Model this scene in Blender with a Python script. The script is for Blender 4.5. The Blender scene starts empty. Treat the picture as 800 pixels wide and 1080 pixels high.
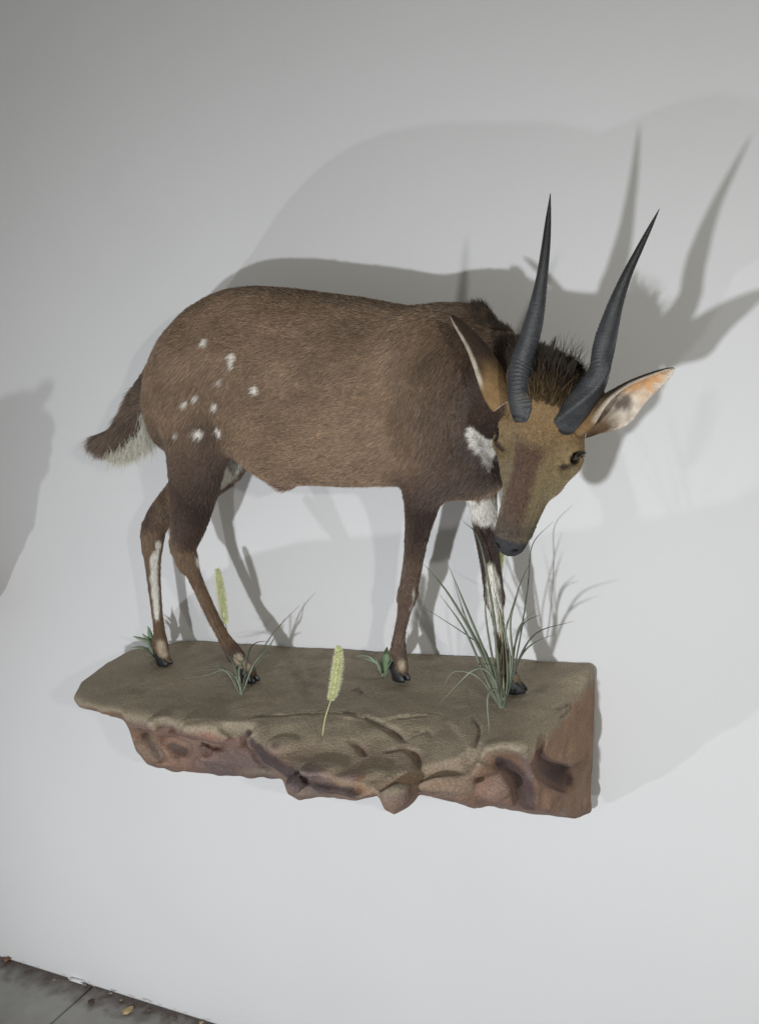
import bpy, math, random
import numpy as np
from mathutils import Vector
random.seed(7); rng = np.random.default_rng(7)
S = bpy.context.scene; COL = S.collection
# ------------------------------------------------------------------ camera model (world: X along the wall, Y into it, Z up)
F_PX = 1017.608; D = 1.70; CH = 1.8435
R = np.array([[0.86208, -0.02537, -0.50613], [0.48644, -0.23949, 0.84054], [0.0, 0.0, 0.0]])
v1 = np.array([-1733., 51., F_PX]); v2 = np.array([589., -290., F_PX])
AX = -v1 / np.linalg.norm(v1); AY = v2 / np.linalg.norm(v2); AZ = np.cross(AX, AY)
R = np.array([AX, AY, AZ])
CAM = np.array([0., -D, CH])
def ray(px, py): return R @ np.array([px - 400., py - 540., F_PX])
def P(px, py, d):                         # point standing d metres out from the wall
    r = ray(px, py); return CAM + r * ((D - d) / r[1])
def Q(px, py, z):                         # point at height z
    r = ray(px, py); return CAM + r * ((z - CH) / r[2])
def mpp(px, py, d):
    r = ray(px, py); return (D - d) / r[1] 
def proj(W):
    q = (np.asarray(W) - CAM) @ R; return np.stack([400 + q[..., 0] / q[..., 2] * F_PX, 540 + q[..., 1] / q[..., 2] * F_PX], -1)
def unit(v): v = np.asarray(v, float); return v / np.linalg.norm(v)

# ------------------------------------------------------------------ noise
def _hash(ix, iy, iz, s):
    h = (ix * 374761393 + iy * 668265263 + iz * 2147483647 + s * 1274126177) & 0xffffffff
    h = ((h ^ (h >> 13)) * 1274126177) & 0xffffffff
    h = (h ^ (h >> 16)) & 0xffffffff
    return h.astype(np.float32) / 4294967295.0
def noise(p, s=0):
    p = np.asarray(p, np.float64); i = np.floor(p).astype(np.int64); f = p - i; f = f * f * (3 - 2 * f)
    out = 0
    for a in (0, 1):
        for b in (0, 1):
            for c in (0, 1):
                w = (f[..., 0] if a else 1 - f[..., 0]) * (f[..., 1] if b else 1 - f[..., 1]) * (f[..., 2] if c else 1 - f[..., 2])
                out = out + w * _hash(i[..., 0] + a, i[..., 1] + b, i[..., 2] + c, s)
    return out * 2 - 1
def fbm(p, o=4, s=0):
    v = 0; a = 1; t = 0
    for k in range(o):
        v = v + a * noise(np.asarray(p) * 2 ** k, s + k); t += a; a *= .5
    return v / t
def sstep(a, b, x):
    t = np.clip((x - a) / (b - a), 0, 1); return t * t * (3 - 2 * t)
def mix(a, b, t):
    t = np.asarray(t)[..., None]; return np.asarray(a) * (1 - t) + np.asarray(b) * t
def spline(pts, n):
    pts = np.asarray(pts, float); m = len(pts); out = []
    if m < 3:
        return np.array([pts[0] + (pts[-1] - pts[0]) * k / n for k in range(n + 1)])
    e = np.vstack([2 * pts[0] - pts[1], pts, 2 * pts[-1] - pts[-2]])
    for i in range(m - 1):
        p0, p1, p2, p3 = e[i:i + 4]
        for k in range(n):
            t = k / n
            out.append(.5 * ((2 * p1) + (-p0 + p2) * t + (2 * p0 - 5 * p1 + 4 * p2 - p3) * t * t + (-p0 + 3 * p1 - 3 * p2 + p3) * t ** 3))
    out.append(pts[-1]); return np.array(out)

# ------------------------------------------------------------------ implicit modelling on a grid
class Grid:
    def __init__(g, lo, hi, h):
        g.lo = np.array(lo, float); g.h = h; g.n = np.ceil((np.array(hi) - g.lo) / h).astype(int) + 1
        g.f = np.full(tuple(g.n), .2, np.float32)
    def sub(g, lo, hi):
        a = np.clip(np.floor((np.asarray(lo) - g.lo) / g.h).astype(int), 0, g.n - 1)
        b = np.clip(np.ceil((np.asarray(hi) - g.lo) / g.h).astype(int) + 1, 1, g.n)
        sl = tuple(slice(x, y) for x, y in zip(a, b))
        ax = [g.lo[i] + g.h * np.arange(a[i], b[i]) for i in range(3)]
        X, Y, Z = np.meshgrid(*ax, indexing='ij'); return sl, X, Y, Z
    def blend(g, sl, d, k, op='add'):
        f = g.f[sl]
        if op == 'add':
            h = np.clip(.5 + .5 * (f - d) / k, 0, 1); g.f[sl] = f * (1 - h) + d * h - k * h * (1 - h)
        else:
            h = np.clip(.5 - .5 * (f + d) / k, 0, 1); g.f[sl] = f * (1 - h) - d * h + k * h * (1 - h)
    def chain(g, pts, rad, k=.02, flat=None, n=6, op='add'):
        """tapered tube through pts; flat = (axis vector, factor) squashes it along an axis"""
        sp = spline(np.column_stack([pts, rad]), n) if len(pts) > 2 else spline(np.column_stack([pts, rad]), 2)
        c, r = sp[:, :3], sp[:, 3]; m = r.max() + k + .012
        if flat is not None: m = m * max(1, flat[1])
        sl, X, Y, Z = g.sub(c.min(0) - m, c.max(0) + m)
        if X.size == 0: return
        best = np.full(X.shape, 9., np.float32)
        A = None
        for i in range(len(c) - 1):
            a, b = c[i], c[i + 1]; ab = b - a; L = ab @ ab
            if L < 1e-12: continue
            x, y, z = X - a[0], Y - a[1], Z - a[2]
            if flat is not None:
                ax, fc = flat; dt = x * ax[0] + y * ax[1] + z * ax[2]; q = dt * (1 / fc - 1)
                x = x + ax[0] * q; y = y + ax[1] * q; z = z + ax[2] * q
                dt2 = ab @ ax; abb = ab + np.asarray(ax) * dt2 * (1 / fc - 1)
            else: abb = ab
            LL = abb @ abb; t = np.clip((x * abb[0] + y * abb[1] + z * abb[2]) / LL, 0, 1)
            dd = np.sqrt((x - abb[0] * t) ** 2 + (y - abb[1] * t) ** 2 + (z - abb[2] * t) ** 2) - (r[i] + (r[i + 1] - r[i]) * t)
            best = np.minimum(best, dd)
        g.blend(sl, best, k, op)
    def ell(g, c, axes, rad, k=.01, op='add'):
        rad = np.asarray(rad, float); m = rad.max() + k + .01; c = np.asarray(c)
        sl, X, Y, Z = g.sub(c - m, c + m)
        if X.size == 0: return
        q = [((X - c[0]) * a[0] + (Y - c[1]) * a[1] + (Z - c[2]) * a[2]) / rr for a, rr in zip(axes, rad)]
        l = np.sqrt(q[0] ** 2 + q[1] ** 2 + q[2] ** 2)
        l2 = np.sqrt((q[0] / rad[0]) ** 2 + (q[1] / rad[1]) ** 2 + (q[2] / rad[2]) ** 2) + 1e-9
        g.blend(sl, l * (l - 1) / l2, k, op)
    def mesh(g, smooth=2):
        f = g.f; s = f < 0; n = g.n
        core = [slice(0, -1)] * 3
        cnt = np.zeros(tuple(n - 1), np.int8); acc = np.zeros(tuple(n - 1) + (3,), np.float32)
        inside = np.zeros(tuple(n - 1), np.int8)
        for a in (0, 1):
            for b in (0, 1):
                for c in (0, 1):
                    inside += s[a:n[0] - 1 + a, b:n[1] - 1 + b, c:n[2] - 1 + c]
        act = (inside > 0) & (inside < 8); I = np.argwhere(act)
        vid = np.full(tuple(n - 1), -1, np.int64); vid[act] = np.arange(len(I))
        acc = np.zeros((len(I), 3)); cnt = np.zeros(len(I))
        for ax in range(3):
            o = [0, 0, 0]; o[ax] = 1; u, v = [i for i in range(3) if i != ax]
            for a in (0, 1):
                for b in (0, 1):
                    p0 = I.copy(); p0[:, u] += a; p0[:, v] += b; p1 = p0 + o
                    f0 = f[p0[:, 0], p0[:, 1], p0[:, 2]]; f1 = f[p1[:, 0], p1[:, 1], p1[:, 2]]
                    m = (f0 < 0) != (f1 < 0); t = np.where(m, f0 / np.where(m, f0 - f1, 1), 0)
                    q = p0 + t[:, None] * np.array(o); acc[m] += q[m]; cnt[m] += 1
        V = g.lo + g.h * acc / cnt[:, None]
        Fs = []
        for ax in range(3):
            u, v = (ax + 1) % 3, (ax + 2) % 3
            a0 = [slice(None)] * 3; a1 = [slice(None)] * 3; a0[ax] = slice(0, -1); a1[ax] = slice(1, None)
            s0, s1 = s[tuple(a0)], s[tuple(a1)]; E = np.argwhere(s0 != s1)
            E = E[(E[:, u] > 0) & (E[:, v] > 0) & (E[:, u] < n[u] - 1) & (E[:, v] < n[v] - 1)]
            def at(du, dv):
                q = E.copy(); q[:, u] -= du; q[:, v] -= dv; return vid[q[:, 0], q[:, 1], q[:, 2]]
            qd = np.stack([at(0, 0), at(1, 0), at(1, 1), at(0, 1)], 1)
            fl = s0[E[:, 0], E[:, 1], E[:, 2]]; qd[~fl] = qd[~fl][:, ::-1]; Fs.append(qd)
        Fq = np.vstack(Fs)
        ed = np.vstack([Fq[:, [i, (i + 1) % 4]] for i in range(4)])
        for it in range(smooth):
            for w in (.5, -.52):
                sm = np.zeros_like(V); ct = np.zeros(len(V))
                for j in range(3): sm[:, j] = np.bincount(ed[:, 0], V[ed[:, 1], j], len(V)) + np.bincount(ed[:, 1], V[ed[:, 0], j], len(V))
                ct = np.bincount(ed[:, 0], minlength=len(V)) + np.bincount(ed[:, 1], minlength=len(V))
                V = V + w * (sm / np.maximum(ct, 1)[:, None] - V)
        return V, Fq
def normals(V, Fq):
    e1 = V[Fq[:, 2]] - V[Fq[:, 0]]; e2 = V[Fq[:, 3]] - V[Fq[:, 1]]; fn = np.cross(e1, e2); N = np.zeros_like(V)
    for i in range(4):
        for j in range(3): N[:, j] += np.bincount(Fq[:, i], fn[:, j], len(V))
    return N / (np.linalg.norm(N, axis=1)[:, None] + 1e-12), np.linalg.norm(fn, axis=1) * .5

# ------------------------------------------------------------------ objects
def meshobj(name, V, Fc, mat, parent=None, cols=None, smooth=True, loc=None):
    me = bpy.data.meshes.new(name); V = np.asarray(V, float)
    if loc is not None: V = V - np.asarray(loc)
    me.from_pydata([tuple(v) for v in V], [], [tuple(int(i) for i in f) for f in Fc])
    if cols is not None:
        a = me.color_attributes.new('col', 'FLOAT_COLOR', 'POINT'); c4 = np.ones((len(V), 4), np.float32); c4[:, :3] = cols
        a.data.foreach_set('color', c4.ravel())
    if smooth: me.polygons.foreach_set('use_smooth', [True] * len(me.polygons))
    me.materials.append(mat); me.update()
    o = bpy.data.objects.new(name, me); COL.objects.link(o)
    if parent is not None: o.parent = parent
    if loc is not None: o.location = loc
    return o
def thing(name, label, cat, loc, group=None):
    o = bpy.data.objects.new(name, None); COL.objects.link(o); o.location = loc; o['label'] = label; o['category'] = cat
    o.empty_display_size = .05
    if group: o['group'] = group
    bpy.context.view_layer.update() if False else None
    return o
def child(name, root, V, Fc, mat, **k):   # V in world space, parented to an unrotated root
    return meshobj(name, np.asarray(V) - np.array(root_loc(root)), Fc, mat, parent=root, **k)
def root_loc(o):
    l = np.array(o.location)
    if o.parent: l = l + root_loc(o.parent)
    return l

def newmat(name):
    m = bpy.data.materials.new(name); m.use_nodes = True; nt = m.node_tree; b = nt.nodes['Principled BSDF']; return m, nt, b
def N(nt, t, **k):
    n = nt.nodes.new(t)
    for a, v in k.items(): setattr(n, a, v)
    return n
def attr_mat(name, rough=.6, spec=.3, scale=60, var=.15, bump=0, bscale=200, sheen=0, attr='col'):
    m, nt, b = newmat(name); L = nt.links
    at = N(nt, 'ShaderNodeAttribute', attribute_name=attr); tc = N(nt, 'ShaderNodeTexCoord')
    no = N(nt, 'ShaderNodeTexNoise'); no.inputs['Scale'].default_value = scale; no.inputs['Detail'].default_value = 6; L.new(tc.outputs['Object'], no.inputs['Vector'])
    mr = N(nt, 'ShaderNodeMapRange'); mr.inputs[3].default_value = 1 - var; mr.inputs[4].default_value = 1 + var; L.new(no.outputs['Fac'], mr.inputs[0]); mr.inputs[1].default_value = .3; mr.inputs[2].default_value = .7
    vm = N(nt, 'ShaderNodeVectorMath', operation='SCALE'); L.new(at.outputs['Color'], vm.inputs[0]); L.new(mr.outputs[0], vm.inputs['Scale'])
    L.new(vm.outputs[0], b.inputs['Base Color']); b.inputs['Roughness'].default_value = rough; b.inputs['Specular IOR Level'].default_value = spec
    if sheen: b.inputs['Sheen Weight'].default_value = sheen
    if bump:
        n2 = N(nt, 'ShaderNodeTexNoise'); n2.inputs['Scale'].default_value = bscale; n2.inputs['Detail'].default_value = 8; L.new(tc.outputs['Object'], n2.inputs['Vector'])
        bp = N(nt, 'ShaderNodeBump'); bp.inputs['Strength'].default_value = bump; bp.inputs['Distance'].default_value = .004; L.new(n2.outputs['Fac'], bp.inputs['Height']); L.new(bp.outputs[0], b.inputs['Normal'])
    return m
def plain(name, col, rough=.5, spec=.4, var=.15, scale=80, bump=0, bscale=200):
    m, nt, b = newmat(name); L = nt.links; tc = N(nt, 'ShaderNodeTexCoord')
    no = N(nt, 'ShaderNodeTexNoise'); no.inputs['Scale'].default_value = scale; no.inputs['Detail'].default_value = 6; L.new(tc.outputs['Object'], no.inputs['Vector'])
    cr = N(nt, 'ShaderNodeValToRGB'); cr.color_ramp.elements[0].position = .3; cr.color_ramp.elements[1].position = .7
    cr.color_ramp.elements[0].color = [c * (1 - var) for c in col] + [1]; cr.color_ramp.elements[1].color = [c * (1 + var) for c in col] + [1]
    L.new(no.outputs['Fac'], cr.inputs[0]); L.new(cr.outputs[0], b.inputs['Base Color'])
    b.inputs['Roughness'].default_value = rough; b.inputs['Specular IOR Level'].default_value = spec
    if bump:
        n2 = N(nt, 'ShaderNodeTexNoise'); n2.inputs['Scale'].default_value = bscale; n2.inputs['Detail'].default_value = 6; L.new(tc.outputs['Object'], n2.inputs['Vector'])
        bp = N(nt, 'ShaderNodeBump'); bp.inputs['Strength'].default_value = bump; bp.inputs['Distance'].default_value = .003; L.new(n2.outputs['Fac'], bp.inputs['Height']); L.new(bp.outputs[0], b.inputs['Normal'])
    return m

# ================================================================== BUSHBUCK
DB = .185                                   # distance of the body's mid plane from the wall
ZR = CH - .70                               # top of the rock
def pts(L): return [P(x, y, d) for x, y, d, r in L], [r * mpp(x, y, d) for x, y, d, r in L]
g = Grid([-1.78, -.52, ZR - .03], [-.40, -.02, CH + .14], .004)
# --- torso: stations of top and bottom outline, and half width
top = [(158, 405), (164, 382), (173, 360), (188, 340), (207, 322), (235, 308), (265, 303), (300, 305), (340, 310), (380, 315), (420, 322), (450, 327), (480, 329), (510, 330), (535, 345)]
bot = [(158, 425), (164, 445), (176, 468), (195, 476), (230, 472), (258, 477), (276, 489), (292, 501), (308, 508), (340, 508), (380, 509), (420, 509), (450, 512), (480, 516), (505, 514), (530, 498)]
T = np.array([P(x, y, DB) for x, y in top]); B = np.array([P(x, y, DB) for x, y in bot])
Tt = spline(T[:, [0, 2]], 8); Bb = spline(B[:, [0, 2]], 8)
x0, x1 = max(Tt[0, 0], Bb[0, 0]), min(Tt[-1, 0], Bb[-1, 0])
sl, X, Y, Z = g.sub([x0, -.42, CH - .5], [x1, -.02, CH + .13])
xs = X[:, 0, 0]; zt = np.interp(xs, Tt[:, 0], Tt[:, 1]); zb = np.interp(xs, Bb[:, 0], Bb[:, 1])
u = (xs - x0) / (x1 - x0)
w = np.interp(u, [0, .04, .12, .25, .45, .65, .8, .92, 1], [.035, .062, .092, .112, .134, .134, .118, .10, .07])
zc = ((zt + zb) / 2)[:, None, None]; hh = ((zt - zb) / 2)[:, None, None]; ww = w[:, None, None]
zz = (Z - zc) / hh; yy = (Y + DB) / (ww * (1 - .16 * np.clip(zz, -1, 1)))   # pear section, wider low
l = (np.abs(zz) ** 2.15 + np.abs(yy) ** 2.15) ** (1 / 2.15)
g.blend(sl, ((l - 1) * np.minimum(ww, hh)).astype(np.float32), .03)
# --- hindquarters, near leg (viewer's side) and far leg
def leg(L, k=.02, flat=None):
    p, r = pts(L); g.chain(p, r, k, flat)
yax = (0., 1., 0.)
leg([(212, 395, .225, 46), (212, 440, .245, 40), (208, 480, .246, 31), (204, 520, .228, 24), (199, 552, .222, 18.5), (194, 575, .220, 13.0), (197, 594, .217, 9.0)], .030)
leg([(197, 588, .217, 9.5), (207, 612, .214, 6.3), (222, 645, .212, 5.7), (236, 672, .211, 5.7), (247, 688, .211, 7.4), (256, 700, .212, 6.0), (264, 710, .213, 5.6)], .012)
leg([(181, 568, .226, 2.5), (187, 576, .222, 7)], .014)
leg([(205, 400, .13, 42), (222, 450, .125, 42), (226, 480, .125, 35), (200, 515, .130, 22), (172, 542, .14, 14.5), (163, 558, .143, 11.5), (160, 578, .145, 8.5)], .035)
leg([(161, 566, .145, 10.5), (161, 588, .148, 8.4), (162, 608, .150, 6.6), (165, 640, .154, 5.3), (168, 665, .156, 5.3), (169, 678, .158, 7.2), (172, 690, .159, 5.8), (175, 696, .160, 5.6)], .012)
leg([(155, 553, .143, 4), (158, 562, .143, 7)], .014)
# --- forelegs
leg([(448, 415, .255, 38), (452, 460, .272, 30), (450, 500, .256, 25), (445, 530, .225, 18), (440, 560, .200, 12.5), (436, 588, .182, 9.6), (433, 608, .172, 9.4), (429, 630, .166, 7.8)], .024)
leg([(430, 625, .168, 8.8), (425, 650, .163, 6.1), (421, 670, .161, 5.9), (420, 684, .160, 7.6), (422, 696, .161, 6.6), (423, 706, .163, 6.6)], .012)
leg([(495, 470, .125, 30), (503, 505, .13, 20), (508, 530, .137, 15), (512, 560, .145, 12), (516, 590, .152, 10), (519, 612, .156, 9.6), (521, 630, .158, 8.2)], .03)
leg([(521, 628, .158, 8.2), (525, 655, .163, 5.4), (528, 680, .166, 5.2), (531, 696, .168, 7.0), (537, 708, .170, 5.8), (542, 718, .172, 6.0)], .012)
# dewclaw bumps
for x, y, d, r in [(243, 694, .218, 3), (166, 683, .165, 3), (415, 690, .168, 3), (526, 702, .176, 3)]: leg([(x - 1, y - 3, d, r), (x, y, d, r)], .006)
# shoulder point, chest, brisket
leg([(470, 395, .22, 60), (488, 440, .215, 50), (492, 470, .205, 40)], .05)
leg([(470, 480, .19, 36), (500, 488, .19, 28)], .04)
leg([(300, 490, .19, 16), (300, 503, .19, 8), (298, 509, .19, 4)], .03)           # belly tuft
# tail
leg([(166, 394, .17, 13), (151, 416, .165, 12), (139, 438, .16, 11), (128, 458, .155, 11), (114, 467, .15, 10.5), (103, 468, .15, 7)], .02)
# --- neck
leg([(470, 405, .19, 66), (510, 405, .215, 58), (545, 408, .255, 46), (575, 412, .295, 38), (588, 420, .325, 34)], .05)
# --- head frame
HO = P(571, 434, .385); NO = P(532, 573, .415)
HF = unit(NO - HO); vw = unit(CAM - HO); HN = unit(vw - HF * (vw @ HF)); HS = np.cross(HN, HF)
HS = HS if (R.T @ HS)[0] > 0 else -HS
yaw = math.radians(13); HN2 = unit(HN * math.cos(yaw) - HS * math.sin(yaw)); HS = unit(HS * math.cos(yaw) + HN * math.sin(yaw)); HN = HN2
def H(u, s, n): return HO + HF * u + HS * s + HN * n
hax = (HF, HS, HN)
g.ell(H(.0, 0, -.060), hax, (.075, .052, .060), .02)
g.chain([H(.03, 0, -.052), H(.075, 0, -.050), H(.12, 0, -.044), H(.16, 0, -.040), H(.19, 0, -.038), H(.207, 0, -.038)], [.052, .043, .034, .0275, .0245, .0215], .025)
g.chain([H(.03, 0, -.10), H(.08, 0, -.088), H(.13, 0, -.070), H(.185, 0, -.052)], [.044, .036, .027, .018], .02)
g.chain([H(-.02, 0, -.012), H(.03, 0, -.012), H(.08, 0, -.018), H(.14, 0, -.023), H(.185, 0, -.025)], [.022, .026, .017, .012, .012], .03)
for s in (-1, 1):
    g.ell(H(.050, s * .050, -.034), hax, (.027, .018, .024), .016)     # orbit
    g.chain([H(.070, s * .046, -.050), H(.105, s * .034, -.055)], [.016, .012], .025)   # cheek ridge
    g.ell(H(-.005, s * .026, -.012), hax, (.022, .022, .020), .015)     # horn pedicle
    g.chain([H(-.015, s * .040, -.045), H(-.03, s * .056, -.055)], [.024, .020], .02)  # ear root
    g.ell(H(.205, s * .012, -.026), hax, (.012, .011, .013), .010)    # nose wings
    g.ell(H(.053, s * .0605, -.026), hax, (.0095, .011, .0125), .004, 'sub')     # eye socket
    g.ell(H(.214, s * .0150, -.018), hax, (.0050, .0060, .0055), .003, 'sub')     # nostril
V, Fq = g.mesh(2)
# drop stray islands
Nn, FA = normals(V, Fq)
print('body verts', len(V))

# --- ears: cupped shells joined into the body mesh
def ear(base, tip, side, opn, W, roll0, roll1, bend=0.0, nar=1., tube=0.):
    ax = tip - base; Ln = np.linalg.norm(ax); a = ax / Ln; side = unit(side - a * (side @ a)); opn = unit(np.cross(a, side)) * (1 if np.cross(a, side) @ opn > 0 else -1)
    ns, nt_ = 26, 18; Vo = []; inn = []; rim = []
    for layer in (0, 1):
        for i in range(ns + 1):
            s = i / ns; wd = W * (math.sin(math.pi * min(1, (.16 + .84 * s) ** .80)) ** .62 * .93 + .02) if s < 1 else W * .02
            wd = max(wd, .0015 if s > .9 else W * .35 * (1 - s)); rl = roll0 + (roll1 - roll0) * float(sstep(tube, .72, s)) ** .7; wd *= (nar + (1 - nar) * float(sstep(.1, .45, s)))
            c = base + a * (Ln * s) + opn * (bend * math.sin(math.pi * s))
            for j in range(nt_ + 1):
                t = (j / nt_ * 2 - 1); an = t * rl; rr = wd / max(math.sin(min(rl, math.pi / 2)), .3)
                th = .0016 if layer else -.0016; th *= (1 - abs(t) ** 6)
                r2 = rr - th
                Vo.append(c + side * (math.sin(an) * r2) + opn * (rr * .6 - math.cos(an) * r2)); inn.append(layer); rim.append(abs(t))
    Vo = np.array(Vo); Fo = []; m = nt_ + 1; off = (ns + 1) * m
    for i in range(ns):
        for j in range(nt_):
            q = [i * m + j, i * m + j + 1, (i + 1) * m + j + 1, (i + 1) * m + j]
            Fo.append(q); Fo.append([off + k for k in q[::-1]])
        for j in (0, nt_):
            q = [i * m + j, (i + 1) * m + j, off + (i + 1) * m + j, off + i * m + j]; Fo.append(q)
    for j in range(nt_): Fo.append([ns * m + j, ns * m + j + 1, off + ns * m + j + 1, off + ns * m + j])
    ss = np.tile(np.repeat(np.linspace(0, 1, ns + 1), m), 2); tt = np.tile(np.tile(np.linspace(-1, 1, m), ns + 1), 2)
    return Vo, Fo, np.array(inn), ss, tt
vC = lambda p: unit(CAM - p)
upI = lambda: None
def imgdir(p, dx, dy, dz=0):               # world vector that points dx right, dy down, dz away as seen at p
    return unit(R @ np.array([dx, dy, dz]))
eR = ear(P(610, 447, .350), P(710, 389, .385), imgdir(0, .22, .38, .9), imgdir(0, .4, .85, -.45), .034, 2.7, 1.15, -.002, .60, .05)
eL = ear(P(538, 424, .345), P(475, 333, .330), imgdir(0, .55, -.25, .75), imgdir(0, -.9, .45, -.25), .032, 1.85, .9, -.004)

# ------------------------------------------------------------------ coat colours, as functions of the place on the animal
def surf(px, py, tol=5, away=None):
    pr = proj(V); dd = np.hypot(pr[:, 0] - px, pr[:, 1] - py); m = dd < tol
    if not m.any(): return P(px, py, DB)
    idx = np.where(m)[0]
    if away is not None:
        k_ = np.linalg.norm(V[idx] - H(.08, 0, -.05), axis=1) > away; idx = idx[k_] if k_.any() else idx
    dist = np.linalg.norm(V[idx] - CAM, axis=1); return V[idx[np.argmin(dist)]]
def blob(W, c, r, soft=.35, nz=.25, ns=90):
    d = np.linalg.norm(W - np.asarray(c), axis=1) + noise(W * ns, 3) * r * nz; return 1 - sstep(r * (1 - soft), r * (1 + soft), d)
def line(W, ps, rs, soft=.3, nz=.25, ns=80):
    best = np.full(len(W), 9.); sp = spline(np.column_stack([ps, rs]), 4)
    for i in range(len(sp) - 1):
        a, b = sp[i, :3], sp[i + 1, :3]; ab = b - a; t = np.clip(((W - a) @ ab) / (ab @ ab + 1e-12), 0, 1)
        d = np.linalg.norm(W - a - t[:, None] * ab, axis=1) / (sp[i, 3] + (sp[i + 1, 3] - sp[i, 3]) * t); best = np.minimum(best, d)
    return 1 - sstep(1 - soft, 1 + soft, best + noise(W * ns, 5) * nz)
BR = np.array([.226, .152, .098]); DK = np.array([.062, .038, .031]); PU = np.array([.068, .043, .034]); TAN = np.array([.20, .125, .072])
OC = np.array([.27, .190, .098]); OL = np.array([.235, .185, .105]); WH = np.array([.82, .79, .72]); BK = np.array([.022, .017, .016])
def sp_(L): return [surf(x, y) for x, y in L]
spots = [(213, 358, 4.5, .8), (241, 376, 5.5, .75), (241, 384, 4, .6), (265, 412, 5.0, .9), (191, 424, 3.6, .7), (202, 420, 3.8, .75), (222, 430, 4.2, .8), (228, 405, 4, .3), (207, 461, 5.4, 1), (228, 459, 5.4, 1), (183, 460, 3.4, .45)]
SP = [(surf(x, y), r, a) for x, y, r, a in spots]
KW = dict(
    chest=[surf(x, y, 5, .115) for x, y in ((496, 458), (503, 464), (510, 471), (516, 477))], band=[P(505, 528, .135), P(513, 540, .14), P(512, 548, .14)],
    groin=[P(250, 470, .16), P(262, 482, .16)], )
FS = sp_([(175, 564), (169, 577), (165, 592), (162, 612), (165, 636), (167, 655)])
FF_ = sp_([(522, 598), (520, 614), (521, 632), (525, 652), (529, 668)])
KC = KW['chest'] + [P(522, 486, -KW['chest'][-1][1] - .01)]
def coat(W):
    n1 = 1.25 * fbm(W * 14, 4, 1); n2 = fbm(W * np.array([40, 40, 90]), 3, 9)
    z = W[:, 2] - ZR; x = W[:, 0]; d = -W[:, 1]
    c = np.tile(BR, (len(W), 1)); n4 = fbm(W * np.array([22, 22, 60]), 3, 14); c = c * (1 + .26 * n1 + .16 * n2 + .22 * n4)[:, None]
    pr = proj(W)  # only used to find how far along the body a point lies
    # darker haunch, shoulder and legs
    def pt(px, py, d_=DB): return P(px, py, d_)
    # dark back line and rump edge
    hn = blob(W, pt(205, 500, .23), .100, .8, .2, 20); hn = np.maximum(hn, line(W, [pt(232, 445, .27), pt(215, 490, .26), pt(205, 530, .24), pt(200, 560, .23)], [.035, .06, .055, .04], .6, .3, 20)); c = mix(c, PU * (1.1 + .4 * n1)[:, None], hn * .82)
    sh = line(W, [pt(505, 430, .28), pt(490, 480, .26), pt(450, 520, .25), pt(440, 570, .2)], [.085, .075, .06, .05], .8, .3, 18); sh = np.maximum(sh, line(W, [pt(500, 345, .25), pt(470, 400, .29), pt(455, 460, .29)], [.05, .05, .045], .9, .3, 16) * .75); c = mix(c, np.array([.072, .046, .035]) * (1.05 + .35 * n1)[:, None], sh * .88)
    nk = line(W, [pt(522, 360, .30), pt(515, 420, .30), pt(510, 470, .28)], [.040, .045, .045], .6, .3, 20); c = mix(c, PU * (.95 + .3 * n1)[:, None], nk * .8)
    vr = line(W, [pt(418, 360, .3), pt(425, 420, .31), pt(430, 470, .3)], [.02, .018, .02], .9, .4, 24); c = mix(c, BR * .7, vr * .5)
    rl = line(W, [pt(165, 400, .18), pt(180, 470, .2), pt(190, 500, .2)], [.035, .04, .04], .7, .3, 25); c = mix(c, DK * 1.15, rl * .6)
    flank_sheen = line(W, [pt(400, 380, .3), pt(350, 440, .32), pt(330, 480, .3)], [.03, .05, .04], .9, .3, 20); c = mix(c, BR * 1.3, flank_sheen * .6)  # lighter flank patch: a sheen painted into the coat colour
    by = line(W, [pt(255, 462, .27), pt(262, 474, .25), pt(270, 485, .22)], [.010, .012, .012], .6, .3, 60); c = mix(c, [.30, .22, .10], by * .8)
    bt = blob(W, pt(299, 505, .2), .035, .6); c = mix(c, [.13, .062, .045], bt * .7)
    tn = line(W, [pt(262, 492, .22), pt(300, 506, .22), pt(420, 509, .22)], [.012, .013, .013], .6, .3, 60); c = mix(c, [.17, .10, .07], tn * .5)
    dl_ = line(W, [pt(165, 380, .19), pt(210, 322, .19), pt(300, 306, .19), pt(420, 323, .19), pt(520, 330, .2)], [.03, .03, .035, .035, .05], .9, .3, 20); c = mix(c, BR * .55, dl_ * .75)
    # legs below hock and knee
    lo = 1 - sstep(.14, .30, z + .03 * n1); lc = mix(TAN * 1.0, DK * 1.6, sstep(-.3, .5, n1)); c = mix(c, lc * .85, lo * .85 * (d < .35))
    hl = line(W, [pt(196, 560, .22), pt(199, 585, .22), pt(225, 650, .21), pt(240, 675, .21)], [.024, .02, .016, .016], .4); c = mix(c, np.array([.20, .130, .080]) * (1 + .3 * n2)[:, None], hl * .9)
    hf = line(W, [pt(160, 540, .14), pt(152, 560, .14)], [.04, .03], .5); c = mix(c, [.095, .052, .04], hf * .7)
    fl = line(W, [pt(436, 560, .2), pt(430, 620, .17), pt(420, 690, .16)], [.026, .02, .018], .5); c = mix(c, np.array([.15, .102, .078]) * (1 + .3 * n2)[:, None], fl * sstep(.30, .22, z) * .85)
    fk = line(W, [pt(513, 562, .15), pt(520, 620, .16)], [.03, .02], .3); c = mix(c, PU * .85, fk)
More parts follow.
